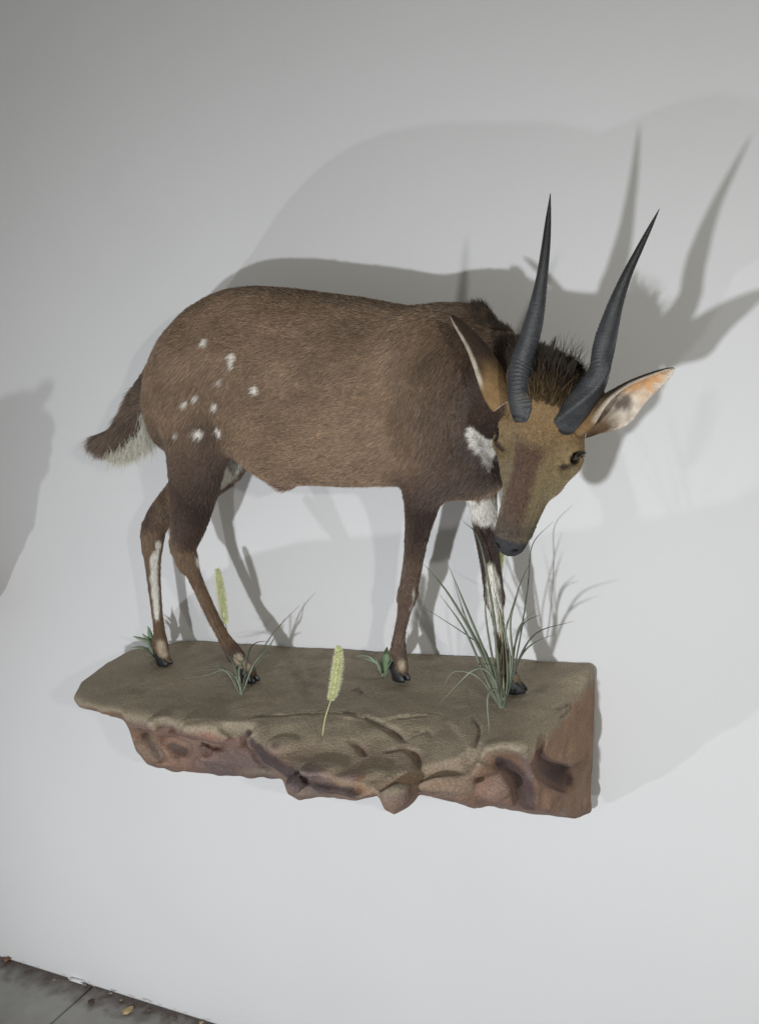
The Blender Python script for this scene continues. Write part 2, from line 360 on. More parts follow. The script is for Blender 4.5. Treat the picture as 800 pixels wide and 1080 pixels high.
    for L_, r_, a_ in (([pt(212, 505, .25), pt(205, 530, .24), pt(199, 562, .23)], [.03, .04, .028], .7), ([pt(452, 505, .27), pt(446, 530, .25), pt(442, 562, .22)], [.03, .035, .022], .6), ([pt(480, 505, .25), pt(500, 500, .24), pt(520, 492, .23)], [.028, .03, .03], .65), ([pt(176, 530, .15), pt(162, 550, .15)], [.03, .022], .6)):
        c = mix(c, np.array([.048, .030, .026]) * (1.1 + .5 * n1)[:, None], line(W, L_, r_, .7, .3, 25) * a_)
    # whites
    def white(m, col=WH):
        nonlocal c; c = mix(c, np.asarray(col), np.clip(m, 0, 1))
    white(line(W, FS, [.004, .007, .0085, .0085, .007, .005], .3))
    white(line(W, [pt(213, 572, .225), pt(208, 596, .205), pt(208, 604, .2)], [.007, .007, .004], .3) * .9)
    white(line(W, sp_([(174, 680), (177, 689)]), [.009, .010], .4) * .85, [.6, .5, .38])
    white(line(W, sp_([(251, 690), (258, 699)]), [.009, .010], .4) * .85, [.6, .5, .38])
    white(line(W, [pt(428, 693, .175), pt(424, 703, .178)], [.011, .012], .4) * .9, [.66, .56, .42])
    white(line(W, [pt(540, 703, .18), pt(545, 712, .183)], [.013, .014], .4) * .75, [.52, .44, .30])
    white(line(W, FF_, [.007, .011, .012, .010, .005], .3))
    white(line(W, [pt(442, 600, .19), pt(433, 640, .168)], [.003, .003], .5) * .7)
    white(line(W, [pt(421, 600, .178), pt(419, 618, .17)], [.003, .003], .5) * .6)
    white(line(W, KC, [.005, .0095, .013, .015, .016], .2, .25, 120))
    white(line(W, [pt(492, 532, .15), pt(508, 538, .15), pt(526, 542, .16)], [.020, .025, .025], .22, .3, 150))
    white(line(W, [pt(262, 474, .15), pt(252, 492, .16), pt(234, 515, .16)], [.034, .036, .022], .25) * (d < .215))
    white(line(W, [pt(155, 478, .165), pt(146, 480, .155), pt(125, 486, .15)], [.016, .015, .010], .4), [.62, .60, .46])
    for p, r, a in SP: white(blob(W, p, r * .00145, .35, .5, 260) * a)
    # tail dark
    td = line(W, [pt(158, 400, .17), pt(139, 438, .16), pt(126, 460, .155), pt(98, 470, .15)], [.03, .03, .035, .04], .3); c = mix(c, np.array([.12, .088, .068]) * (1 + .25 * n1)[:, None], td * .8)
    # --- head
    h = (W - HO); uu = h @ HF; s_ = h @ HS; nn = h @ HN
    hm = sstep(-.075, -.035, uu + .02 * n1) * (1 - sstep(.085, .115, -nn + .0 * uu)) * (1 - sstep(.066, .078, np.abs(s_) + .004 * n1)) * sstep(-.13, -.11, nn)
    hc = mix(OC, OL, sstep(.03, .12, uu)) * (1 + .22 * n1)[:, None]
    st = (1 - sstep(.010, .021, np.abs(s_ + .002) - .006 * sstep(.1, .03, uu) + .004 * n2 - .003)) * sstep(.035, .065, uu) * (nn > -.05)
    hc = mix(hc, np.array([.105, .058, .045]), st * .85)
    mz = sstep(.15, .19, uu); hc = mix(hc, [.10, .082, .062], mz * .8)
    hc = mix(hc, np.array([.33, .185, .075]), (1 - sstep(.02, .05, uu)) * .35)
    for sg in (-1, 1):
        el = H(.053, sg * .058, -.026); dd = np.linalg.norm((W - el) + np.outer((W - el) @ HF, HF) * .3, axis=1); hc = mix(hc, BK, 1 - sstep(.0118, .0155, dd)); hc = mix(hc, BK, line(W, [el, H(.064, sg * .053, -.022), H(.074, sg * .046, -.018)], [.011, .0075, .0035], .3, .12))
        tl = line(W, [H(.060, sg * .056, -.022), H(.078, sg * .045, -.018)], [.007, .003], .4, .2); hc = mix(hc, [.07, .045, .035], tl * .9)
        nsd = np.linalg.norm(W - H(.214, sg * .0150, -.018), axis=1); hc = mix(hc, [.008, .007, .007], 1 - sstep(.005, .0075, nsd))
    npd = sstep(.196, .201, uu + .006 * (np.abs(s_) / .02) ** 2 * 0 + .08 * (nn + .03) * 0) * (nn > -.062); hc = mix(hc, [.045, .046, .05], npd * (np.linalg.norm(W - H(.214, .0150, -.018), axis=1) > .006) * (np.linalg.norm(W - H(.214, -.0150, -.018), axis=1) > .006))
    lip = sstep(.19, .2, uu) * (nn < -.050); hc = mix(hc, WH * .75, lip * .7)
    nape = (1 - sstep(-.035, -.012, uu)) ; hc = mix(hc, np.array([.11, .075, .04]), nape * .8)
    c = mix(c, hc, hm)
    return np.clip(c, .004, .9)
cB = coat(V)
def earcol(E_, right):
    Vo, Fo, inn, ss, tt = E_; n = noise(Vo * 120, 4)
    back = mix(np.array([.24, .15, .07]), np.array([.055, .036, .026]), sstep(.22, .5, ss + .06 * n))
    rimm = sstep(.80, .93, np.abs(tt) + .03 * n) * sstep(.2, .3, ss)
    back = mix(back, np.array([.66, .58, .48]), rimm * .8)
    ins = np.tile(np.array([.70, .62, .52]), (len(Vo), 1))
    ins = mix(ins, np.array([.66, .36, .16]), sstep(.0, .5, .85 - np.abs(ss - .70) * 2.0 - np.abs(tt) * .6 + .25 * n) * .9)
    ins = mix(ins, np.array([.09, .07, .06]), sstep(.0, .35, .46 - np.abs(ss - .40) * 2.2 - np.abs(tt - .35) * .7 + .2 * n) * .9)
    if right: ins = mix(ins, np.array([.16, .105, .065]), 1 - sstep(.16, .36, ss + .05 * n))
    return np.where(inn[:, None] == 1, ins, back)
Vall = [V]; Fall = [list(map(tuple, Fq))]; Call = [cB]; off = len(V)
for E_ in (eR, eL):
    Vall.append(E_[0]); Fall.append([tuple(i + off for i in q) for q in E_[1]]); Call.append(earcol(E_, E_ is eR)); off += len(E_[0])
ROOT = np.array([P(350, 700, .18)[0], -.17, ZR])
buck = thing('bushbuck', 'mounted brown antelope with two dark ridged horns and lowered head, standing on the rock ledge', 'antelope', ROOT)
coatm = attr_mat('skin', rough=.85, spec=.15, scale=90, var=.18, bump=.6, bscale=350)
skin = child('body', buck, np.vstack(Vall), sum(Fall, []), coatm, cols=np.vstack(Call))

# ------------------------------------------------------------------ fur
furm, nt, b = newmat('hair'); at = N(nt, 'ShaderNodeAttribute', attribute_name='hcol'); nt.links.new(at.outputs['Color'], b.inputs['Base Color'])
b.inputs['Roughness'].default_value = .42; b.inputs['Specular IOR Level'].default_value = .45
def comb(W, Nr):
    """lie of the hair"""
    z = W[:, 2] - ZR; x = W[:, 0]
    d = np.tile(np.array([-1., 0, -.10]), (len(W), 1)); hq = (1 - sstep(.08, .2, np.linalg.norm(W - P(215, 440, .26), axis=1))); d = mix(d, np.array([-.8, 0, -.75]), hq)
    hx = sstep(P(240, 540, .2)[0], P(215, 540, .2)[0], x); legw = 1 - sstep(.33 + .09 * hx, .42 + .09 * hx, z); d = mix(d, np.array([-.25, 0, -1.]), legw)
    h = W - HO; hw = (1 - sstep(.12, .17, np.linalg.norm(W - H(.06, 0, -.06), axis=1)))
    d = mix(d, -HF + 0 * d, hw)
    nkw = (1 - hw) * sstep(-.86, -.72, x) * sstep(.35, .5, z); d = mix(d, np.array([-.7, .1, -.9]), nkw)
    tl = 1 - sstep(.03, .06, np.abs(x - (P(125, 450, .16)[0])) - .03); tl = tl * (x < P(150, 420, .17)[0]) * (z > .41); d = mix(d, np.array([-.8, 0, -.45]), tl)
    n = np.stack([fbm(W * 9, 2, 21), fbm(W * 9, 2, 22), fbm(W * 9, 2, 23)], 1)
    d = d + n * .42
    d = d - Nr * np.sum(d * Nr, 1)[:, None]; return d / (np.linalg.norm(d, axis=1)[:, None] + 1e-6), hw, legw, tl
def make_fur(name, roots, dirs, length, lift, Nr, cols, rad, parent, npt=4, curl=.12, mat=None):
    n = len(roots); cu = bpy.data.hair_curves.new(name); cu.add_curves([npt] * n)
    t = np.linspace(0, 1, npt)[None, :, None]; d0 = dirs[:, None, :]; N0 = Nr[:, None, :]; L = length[:, None, None]; lf = lift[:, None, None]
    jit = rng.normal(0, 1, (n, 1, 3)) * curl; dd = d0 + N0 * lf + jit; dd = dd / np.linalg.norm(dd, axis=2, keepdims=True)
    pos = roots[:, None, :] + dd * L * t - N0 * (lf * L * .45) * t * t + np.array([0, 0, -1.]) * (L * .08) * t * t
    pos = pos - root_loc(parent)
    cu.position_data.foreach_set('vector', pos.astype(np.float32).ravel()) if hasattr(cu, 'position_data') else cu.attributes['position'].data.foreach_set('vector', pos.astype(np.float32).ravel())
    ra = cu.attributes.get('radius') or cu.attributes.new('radius', 'FLOAT', 'POINT')
    rr = (rad[:, None] * (1 - .85 * np.linspace(0, 1, npt)[None, :] ** 1.5)).astype(np.float32); ra.data.foreach_set('value', rr.ravel())
    ca = cu.attributes.new('hcol', 'FLOAT_COLOR', 'POINT'); c = np.ones((n, npt, 4), np.float32); c[:, :, :3] = cols[:, None, :] if cols.ndim == 2 else cols
    ca.data.foreach_set('color', c.ravel())
    cu.materials.append(mat or furm); o = bpy.data.objects.new(name, cu); COL.objects.link(o); o.parent = parent; return o
Nn, FA = normals(V, Fq)
def sample(nh, wt):
    pf = FA * wt; pf = pf / pf.sum(); fi = rng.choice(len(Fq), nh, p=pf); a, b_ = rng.random((2, nh, 1)); q = Fq[fi]
    p = (V[q[:, 0]] * (1 - a) + V[q[:, 1]] * a) * (1 - b_) + (V[q[:, 3]] * (1 - a) + V[q[:, 2]] * a) * b_
    sample.col = (cB[q[:, 0]] * (1 - a) + cB[q[:, 1]] * a) * (1 - b_) + (cB[q[:, 3]] * (1 - a) + cB[q[:, 2]] * a) * b_
    return p, Nn[q[:, 0]]
fc = V[Fq].mean(1); hdist = np.linalg.norm(fc - H(.06, 0, -.06), axis=1); zf = fc[:, 2] - ZR
facing = np.sum(Nn[Fq[:, 0]] * (CAM - fc), 1) / np.linalg.norm(CAM - fc, axis=1)
wt = np.where(zf < .28, 1.5, 1.0) * np.where(hdist < .16, 3.0, 1.0) * np.where(facing < -.35, .35, 1.0)
wt[(zf < .022)] = 0
hu = (fc - HO) @ HF; wt[(hdist < .2) & (hu > .195)] = 0
for s in (-1, 1): wt[np.linalg.norm(fc - H(.053, s * .058, -.026), axis=1) < .0175] = 0
NH = 240000
rp, rn = sample(NH, wt); c0 = sample.col
for p_, r_, a_ in SP: c0 = mix(c0, WH * 1.1, blob(rp, p_, r_ * .0017, .3, .4, 260) * min(1, a_ * 1.15))
dr, hw, lw, tl = comb(rp, rn)
z = rp[:, 2] - ZR
ln = .0135 * (1 - hw) * (1 - lw) + .0085 * lw * (1 - hw) + .0048 * hw; ln = ln * rng.uniform(.6, 1.25, NH)
whit = c0.min(1) > .35; ln = np.where(whit & (hw < .3) & (z > .3), ln * .8, ln)
tailm = rp[:, 0] < P(150, 420, .16)[0]; tailm = tailm & (z > .41); ln = np.where(tailm, rng.uniform(.02, .042, NH), ln)
chm = np.linalg.norm(rp - P(299, 506, .19), axis=1) < .035; ln = np.where(chm, ln * 1.6, ln); ln = ln * (1 + .35 * fbm(rp * 12, 2, 33))
tick = rng.random(NH); jc = rng.normal(1, .24, NH).clip(.6, 1.5)[:, None]
tip = np.where((tick > .60)[:, None] & ~whit[:, None] & (hw < .5)[:, None] & (lw < .7)[:, None], c0 * 2.3 + .04, c0 * 1.0)
colp = np.stack([c0 * .75 * jc, c0 * .95 * jc, (c0 + tip) / 2 * jc, tip * jc], 1).clip(0, .9)
fur = make_fur('fur', rp, dr, ln, np.where(hw > .5, .30, .33), rn, colp, np.full(NH, .00036) * rng.uniform(.7, 1.2, NH), buck)
# pale fringe hanging under the tail
tr = spline([P(158, 436, .17), P(158, 456, .165), P(150, 466, .16), P(138, 472, .155), P(128, 474, .155), P(119, 476, .15)], 20); q_ = rng.integers(0, len(tr), 5200); tp = tr[q_] + rng.normal(0, .009, (5200, 3)); td_ = np.array([-.35, -.05, -1.]) + rng.normal(0, .28, (5200, 3)); td_ /= np.linalg.norm(td_, axis=1)[:, None]
make_fur('tail_fringe', tp, td_, rng.uniform(.008, .030, 5200), np.full(5200, .05), td_, np.array([.70, .68, .58]) * rng.uniform(.8, 1.15, (5200, 1)), np.full(5200, .00035), buck, curl=.08)
# crest on the poll and nape, tuft on the withers
def near(pt_, r, n, cond=None):
    w_ = (np.linalg.norm(fc - pt_, axis=1) < r) * 1.0
    if cond is not None: w_ = w_ * cond
    return sample(n, w_)
parts_ = []
p1, n1_ = near(H(-.045, .002, -.02), .050, 5200, (np.abs((fc - HO) @ HS) < .034) * (hu < -.012))
d1 = -HF * 1.0 + HN * .55 + rng.normal(0, .28, (len(p1), 3)) + ((p1 - HO) @ HS)[:, None] * HS * 9
p2, n2_ = near(P(560, 372, .27), .055, 2600); d2 = np.array([-.15, 0, .9]) + rng.normal(0, .3, (len(p2), 3))
p3, n3_ = near(P(524, 330, .2), .045, 2200); d3 = np.array([-.5, 0, .75]) + rng.normal(0, .3, (len(p3), 3))
for (bx, by), (tx, ty) in (((578, 378), (586, 351)), ((590, 388), (595, 371)), ((598, 392), (608, 375)), ((584, 384), (589, 366)), ((570, 372), (574, 358))):
    A_ = P(bx, by, .36); B_ = P(tx, ty, .355); n_ = 45; rb = A_ + rng.normal(0, .0035, (n_, 3)); dl = (B_ - A_)[None] + (A_ - rb) * .8; L0 = np.linalg.norm(dl, axis=1)
    make_fur('crest_tuft', rb, dl / L0[:, None], L0 * rng.uniform(.6, 1.05, n_), np.full(n_, .02), dl * 0, np.tile([.03, .023, .018], (n_, 1)), np.full(n_, .00035), buck, curl=.02)
pp = np.vstack([p1, p2, p3]); nn_ = np.vstack([n1_, n2_, n3_]); d_ = np.vstack([d1, d2, d3]); d_ = d_ / np.linalg.norm(d_, axis=1)[:, None]
L_ = np.concatenate([np.where(rng.random(len(p1)) < .04, rng.uniform(.03, .05, len(p1)), rng.uniform(.005, .016, len(p1))) * (1 + .5 * noise(p1 * 90, 2)), rng.uniform(.006, .016, len(p2)), rng.uniform(.008, .022, len(p3))])
cc = mix(np.array([.035, .026, .020]), np.array([.24, .15, .06]), (rng.random(len(pp)) ** 1.6) * np.concatenate([.15 + .8 * sstep(-.055, -.02, (p1 - HO) @ HF), np.full(len(p2) + len(p3), .35)]))
crest = make_fur('crest', pp, d_, L_, np.full(len(pp), .1), nn_, np.repeat(cc[:, None], 4, 1), np.full(len(pp), .00038), buck, curl=.1)

# ------------------------------------------------------------------ horns
def frame_tube(c, r, nseg=40, twist=0, prof=None, cap=True):
    """round tube; prof(i, a) scales radius"""
    c = np.asarray(c); n = len(c); Tn = np.gradient(c, axis=0); Tn /= np.linalg.norm(Tn, axis=1)[:, None]
    u_ = np.cross(Tn[0], [0.3, 1, .2]); u_ /= np.linalg.norm(u_); Vv = []
    for i in range(n):
        u_ = u_ - Tn[i] * (u_ @ Tn[i]); u_ /= np.linalg.norm(u_); w_ = np.cross(Tn[i], u_)
        for j in range(nseg):
            a = 2 * math.pi * j / nseg; k = r[i] * (prof(i / (n - 1), a) if prof else 1)
            Vv.append(c[i] + (u_ * math.cos(a) + w_ * math.sin(a)) * k)
    Ff = [(i * nseg + j, i * nseg + (j + 1) % nseg, (i + 1) * nseg + (j + 1) % nseg, (i + 1) * nseg + j) for i in range(n - 1) for j in range(nseg)]
    if cap: Ff.append(tuple((n - 1) * nseg + j for j in range(nseg))); Ff.append(tuple(range(nseg))[::-1])
    return np.array(Vv), Ff
def horn(L, seed, ph):
    p, r = pts(L); sp = spline(np.column_stack([p, r]), 20); c, r = sp[:, :3], sp[:, 3]; m = len(c)
    ln_ = np.concatenate([[0], np.cumsum(np.linalg.norm(np.diff(c, axis=0), axis=1))]); tt = ln_ / ln_[-1]
    rs = np.random.default_rng(seed); ringpos = np.cumsum(rs.uniform(.0036, .0078, 110)); rh = rs.uniform(.25, 1.1, 110)
    groove_shade = []
    def prof(t, a):
        s_ = np.interp(t, np.linspace(0, 1, m), ln_)
        s2 = s_ + .0055 * math.sin(a + 1 + ph) + .0016 * math.sin(a * 3 + s_ * 60); i = np.searchsorted(ringpos, s2); w_ = (s2 - ringpos[i - 1 if i else 0]) / (ringpos[i] - (ringpos[i - 1] if i else 0))
        amp = .10 * rh[i] * (1 - sstep(.55, .85, s_ / ln_[-1])) * (.55 + .45 * math.cos(a + ph))
        ridge = math.exp(-(((a - (ph + 5.5 * t) + math.pi) % (2 * math.pi) - math.pi) / .30) ** 2) * .24 * (1 - .7 * t)
        groove_shade.append((1 - sstep(.6, .85, s_ / ln_[-1])) * max(0., 1 - (math.sin(math.pi * w_) * 1.5)) * rh[i])  # grooves between the rings are coloured darker to paint in their shade
        return .97 + amp * (math.sin(math.pi * w_) ** 1.6 - .4) + ridge
    Vh, Fh = frame_tube(c, r, 56, prof=prof)
    tv = np.repeat(tt, 56); nz = fbm(Vh * np.array([60, 60, 60]), 3, 5)
    col = mix(np.array([.043, .046, .051]), np.array([.013, .012, .012]), sstep(.45, .85, tv)) * (1 + .4 * nz)[:, None]
    col = mix(col, np.array([.018, .018, .019]), np.array(groove_shade) * .6)
    col = mix(col, np.array([.085, .075, .06]), sstep(.35, .6, noise(Vh * 40, 8)) * .25 * (1 - tv))
    return Vh, Fh, np.clip(col, .005, 1)
hornm = attr_mat('horn_keratin', rough=.42, spec=.45, scale=160, var=.15, bump=.3, bscale=500)
h1 = [(554, 441, .384, 13.2), (552, 433, .386, 14.2), (549, 420, .385, 14.2), (547.5, 406, .384, 13.6), (548, 392, .381, 13), (550.5, 379, .378, 12.3), (556, 363, .377, 11.2), (561.5, 343, .376, 10.4), (566, 323, .375, 8.8), (571, 293, .373, 6.3), (575.5, 259, .372, 4.6), (578, 230, .371, 2.9), (580, 204, .371, .4)]
h2 = [(594, 449, .372, 13), (600, 440, .380, 14.6), (613, 423, .386, 15.2), (625, 406, .386, 13.6), (632, 390, .384, 11.6), (633.5, 378, .382, 11), (636, 364, .382, 11.2), (641, 347, .380, 10.8), (649, 320, .379, 8.2), (660.5, 290, .378, 5.6), (675, 260, .376, 3.7), (686, 238, .375, 2.2), (695, 220, .375, .3)]
for Lh, sd, ph, lb in ((h1, 3, 2.2, None), (h2, 8, .8, None)):
    a_, b_, c_ = horn(Lh, sd, ph); child('horn', buck, a_, b_, hornm, cols=c_)
# ------------------------------------------------------------------ eyes
def ellipsoid(c, axes, rad, nu=24, nv=14):
    Vv = []; 
    for i in range(nv + 1):
        th = math.pi * i / nv
        for j in range(nu):
            a = 2 * math.pi * j / nu; Vv.append(np.asarray(c) + axes[0] * rad[0] * math.cos(th) + axes[1] * rad[1] * math.sin(th) * math.cos(a) + axes[2] * rad[2] * math.sin(th) * math.sin(a))
    Ff = [(i * nu + j, i * nu + (j + 1) % nu, (i + 1) * nu + (j + 1) % nu, (i + 1) * nu + j) for i in range(nv) for j in range(nu)]
    return np.array(Vv), Ff
eyem = plain('eye_glass', (.010, .006, .007), rough=.05, spec=.7, var=.1, scale=20)
lashm = plain('lash', (.01, .008, .007), rough=.5)
for s in (-1, 1):
    a_, b_ = ellipsoid(H(.053, s * .0525, -.0270), hax, (.0078, .0108, .0112), 28, 18); e_ = child('eye', buck, a_, b_, eyem)
    # heavy upper lid as a skin fold, with lashes
    lidc = []; 
    for k in range(9):
        t = k / 8 * math.pi; lidc.append(H(.053 - .0090 * math.sin(t) , s * (.0545 + .0095 - .002 * math.cos(t)), -.0275 + .0125 * math.cos(t) ))
    a_, b_ = frame_tube(spline(lidc, 3), np.full(25, .0021), 8); child('eyelid', buck, a_, b_, plain('lid_skin', (.03, .02, .016), .5))
    rr = np.array([lidc[int(k)] for k in rng.integers(1, 8, 34)]) + rng.normal(0, .0012, (34, 3)); dl = -HF * .5 + HS * s * 1.0 + HN * .35 + rng.normal(0, .2, (34, 3)); dl /= np.linalg.norm(dl, axis=1)[:, None]
    make_fur('eyelash', rr, dl, rng.uniform(.004, .009, 34), np.full(34, .1), dl, np.tile([.01, .008, .007], (34, 1)), np.full(34, .00035), buck, curl=.05)
# ------------------------------------------------------------------ hooves: two claws each
hoofm = plain('hoof_horn', (.014, .015, .019), rough=.45, spec=.5, var=.5, scale=50)
def hoof(px, py, d, ang):
    toe = P(px, py, d); toe[2] = max(toe[2], ZR + .001); fx = np.array([math.cos(ang), math.sin(ang), 0]); sx = np.array([-math.sin(ang), math.cos(ang), 0]); up = np.array([0, 0, 1.])
    Vs = []; Fs_ = []
    for s in (-1, 1):
        rings = []
        for k, (h_, fwd, ln2, wd) in enumerate([(-.004, .005, .0205, .0086), (.002, .005, .0200, .0087), (.011, .001, .0172, .0085), (.021, -.005, .0142, .0081), (.028, -.008, .0112, .0074), (.032, -.010, .006, .005)]):
            for j in range(18):
                a = 2 * math.pi * j / 18; cx = math.cos(a); sy = math.sin(a); point = (1 - .45 * max(0, cx) ** 2)
                rings.append(toe + up * (h_ + .0035) + fx * (fwd + cx * ln2 - .004) + sx * (s * .0074 + sy * wd * point - s * .25 * max(0, cx) * wd * .5))
        o_ = len(Vs); Vs += rings
        for k in range(5):
            for j in range(18): Fs_.append((o_ + k * 18 + j, o_ + k * 18 + (j + 1) % 18, o_ + (k + 1) * 18 + (j + 1) % 18, o_ + (k + 1) * 18 + j))
        Fs_.append(tuple(o_ + j for j in range(18))[::-1]); Fs_.append(tuple(o_ + 90 + j for j in range(18)))
    child('hoof', buck, Vs, Fs_, hoofm)
HOOF = [(174, 700, .160, -.25), (264, 718, .213, -.1), (423, 716, .163, -.5), (543, 729, .172, .1)]
for hf in HOOF: hoof(*hf)

# ================================================================== ROCK LEDGE
lip = [(640, 700, 0), (560, 786, 0), (512, 794, 0), (490, 800, 0), (440, 806, 0), (402, 824, 0), (345, 812, 0), (300, 794, 0), (262, 768, 0), (215, 765, 0), (160, 755, 0), (130, 750, 0), (90, 742, 0), (74, 731, 0), (82, 716, 0), (108, 697, 0), (135, 682, 0), (195, 672, 0)]
poly = []
for x, y, _ in lip[1:]:
    q = Q(x, y, ZR); poly.append((q[0], max(-.03, -q[1])))
poly = np.array(poly); q = Q(606, 768, ZR); poly = np.vstack([[q[0] + .22, -.05], [q[0] + .22, -q[1] - .03], [q[0], -q[1]], poly, [poly[-1][0], -.05]])
def sdpoly(X, Yd):
    d = np.full(X.shape, 1e9); ins = np.zeros(X.shape, bool); n = len(poly)
    for i in range(n):
        a, b = poly[i], poly[(i + 1) % n]; e = b - a; wx, wy = X - a[0], Yd - a[1]
        t = np.clip((wx * e[0] + wy * e[1]) / (e @ e), 0, 1); d = np.minimum(d, (wx - e[0] * t) ** 2 + (wy - e[1] * t) ** 2)
        c = ((a[1] > Yd) != (b[1] > Yd)) & (X < (b[0] - a[0]) * (Yd - a[1]) / (b[1] - a[1] + 1e-12) + a[0]); ins ^= c
    return np.where(ins, -np.sqrt(d), np.sqrt(d))
rx0, rx1 = poly[:, 0].min() - .04, poly[:, 0].max() + .06
rg = Grid([rx0, -.62, ZR - .42], [rx1, -.004, ZR + .03], .0038)
sl, X, Y, Z = rg.sub([rx0, -.62, ZR - .42], [rx1, 0, ZR + .04])
sd2 = sdpoly(X[:, :, 0], -Y[:, :, 0])
XY = np.stack([X[:, :, 0], Y[:, :, 0], 0 * X[:, :, 0]], -1)
topz = ZR - .002 + .004 * fbm(XY * 7, 3, 31) + .0015 * fbm(XY * 30, 3, 32)
dd_ = -Y[:, :, 0]
topz = topz - .035 * sstep(.10, -.02, -(sd2) ) * 0
# broken ledge: the front apron steps down beyond the crack
crk = [Q(x, y, ZR)[:2] for x, y in ((262, 757), (300, 752), (350, 751), (395, 757), (425, 754), (470, 757), (500, 790))]
cx_ = np.array([c[0] for c in crk]); cy_ = np.array([-c[1] for c in crk]); o_ = np.argsort(cx_)
cl = np.interp(X[:, :, 0], cx_[o_], cy_[o_]) + .012 * noise(XY * 28, 40)
stp = sstep(-.006, .006, dd_ - cl) * (X[:, :, 0] > cx_.min()) * (X[:, :, 0] < cx_.max() + .02)
topz = topz - .004 * stp * sstep(cx_.min() - .0, cx_.min() + .1, X[:, :, 0]) - .018 * stp * sstep(.0, .14, dd_ - cl)
topz = topz + .0035 * fbm(XY * 14, 3, 44) * sstep(-.02, .06, dd_ - cl)
sil = [(40, 715), (66, 728), (74, 737), (84, 746), (105, 750), (130, 757), (138, 768), (143, 790), (155, 805), (190, 812), (235, 816), (298, 820), (303, 835), (315, 842), (335, 838), (350, 838), (375, 843), (398, 836), (405, 850), (415, 856), (432, 846), (441, 836), (470, 841), (500, 850), (512, 848), (570, 857), (608, 862), (628, 863), (680, 864)]
sx_, sy_ = zip(*sil); botz = np.full(X.shape[:2], ZR - .2)
for _ in range(8):
    pr = proj(np.stack([X[:, :, 0], Y[:, :, 0], botz], -1)); botz = botz + (pr[..., 1] - np.interp(pr[..., 0], sx_, sy_)) * .0012
W3 = np.stack([X, Y, Z], -1)
dep = topz[:, :, None] - Z
right_ = sstep(P(560, 790, .35)[0], P(610, 760, .2)[0], X)
inset = .030 * sstep(.02, .07, dep) * (1 - right_) + .20 * np.clip(dep - .03, 0, 1) + .22 * np.clip(dep - .05, 0, 1) * right_
e0, e1 = P(628.5, 705, 0), P(630, 862, 0); xl = e0[0] + (e1[0] - e0[0]) * np.clip((e0[2] - Z) / (e0[2] - e1[2]), 0, 1.1) + 0 * Y
s0_ = sd2[:, :, None] + inset; bz_ = botz[:, :, None] - Z
# the noise is only needed in a band around the surface
band = ((np.abs(s0_) < .06) & (bz_ < .05) | (np.abs(bz_) < .035) & (s0_ < .06) | (np.abs(X - xl) < .035) & (s0_ < .06) & (bz_ < .05)) & (dep > -.02) & (X < xl + .05)
def bfbm(q, o, sd):
    out = np.zeros(X.shape, np.float32); out[band] = fbm(W3[band] * np.asarray(q), o, sd); return out
nb = bfbm(9, 4, 61); nb2 = np.where(band, np.abs(bfbm([16, 16, 11], 3, 70)), .22)
side = s0_ + (.024 * nb + .022 * (nb2 - .22)) * sstep(.015, .07, dep) + .004 * nb + .006 * bfbm(26, 3, 66) * sstep(.01, .05, dep)
side_r = X - xl + (.005 * nb + .006 * bfbm(26, 2, 68)) * sstep(.0, .05, -Y)
def smax(a, b, k):
    h = np.clip(.5 - .5 * (a - b) / k, 0, 1) ; return a * (1 - h) + b * h + k * h * (1 - h)
f_ = smax(side, Z - topz[:, :, None], .03)
rg.f[sl] = f_.astype(np.float32) * .7
rg.f[sl] = smax(rg.f[sl], (side_r * .8).astype(np.float32), .01 + .04 * sstep(.02, .12, -Y)).astype(np.float32)
clip_ = smax(smax(Z - topz[:, :, None] - .005, side_r, .008 + .045 * sstep(.02, .12, -Y)), (botz[:, :, None] - Z + .010 * bfbm(24, 2, 77)) * .9, .014)
def lump(px, py, d, rpx, sc=(1, 1, 1), k=.02, op='add', rot=0):
    c = P(px, py, d); r = rpx * mpp(px, py, d); a = math.radians(rot)
    A = (imgdir(c, math.cos(a), math.sin(a)), imgdir(c, -math.sin(a), math.cos(a)), imgdir(c, 0, 0, 1)); rg.ell(c, A, (r * sc[0], r * sc[1], r * sc[2]), k, op)
def rsurf(px, py):
    r_ = ray(px, py); r_ = r_ / np.linalg.norm(r_)
    for t in np.arange(1.0, 2.6, .003):
        i = np.round((CAM + r_ * t - rg.lo) / rg.h).astype(int)
        if (i >= 0).all() and (i < rg.n).all() and rg.f[tuple(i)] < 0: return CAM + r_ * t
    return P(px, py, .25)
def lumpS(px, py, rx, ry, rot=0, out=.35, k=.009, rz=None):
    out = out + .22
    c = rsurf(px, py); m = mpp(px, py, -c[1]); a = math.radians(rot); r_ = min(rx, ry) * m if rz is None else rz * m
    rg.ell(c + unit(CAM - c) * (-r_ * (1 - out) ), (imgdir(c, math.cos(a), math.sin(a)), imgdir(c, -math.sin(a), math.cos(a)), imgdir(c, 0, 0, 1)), (rx * m, ry * m, r_), k)
def grooveS(L, k=.008, deep=.3):
    p = []; rr = []
    for x, y, q in L:
        c = rsurf(x, y); m = mpp(x, y, -c[1]); p.append(c + unit(CAM - c) * q * m * (1 - deep * 2) * .3); rr.append(q * m * 1.15)
    rg.chain(p, rr, k, op='sub')
lumpS(215, 766, 38, 13, 12, .55); lumpS(240, 798, 44, 11, 10, .45); lumpS(172, 764, 18, 11, 10, .5); lumpS(185, 806, 28, 8, 6, .4)
lumpS(300, 786, 34, 14, 38, .5); lumpS(340, 812, 36, 16, 22, .55); lumpS(385, 818, 24, 13, -8, .55); lumpS(318, 828, 17, 14, 0, .5, .006); lumpS(418, 838, 16, 17, 0, .6, .006)
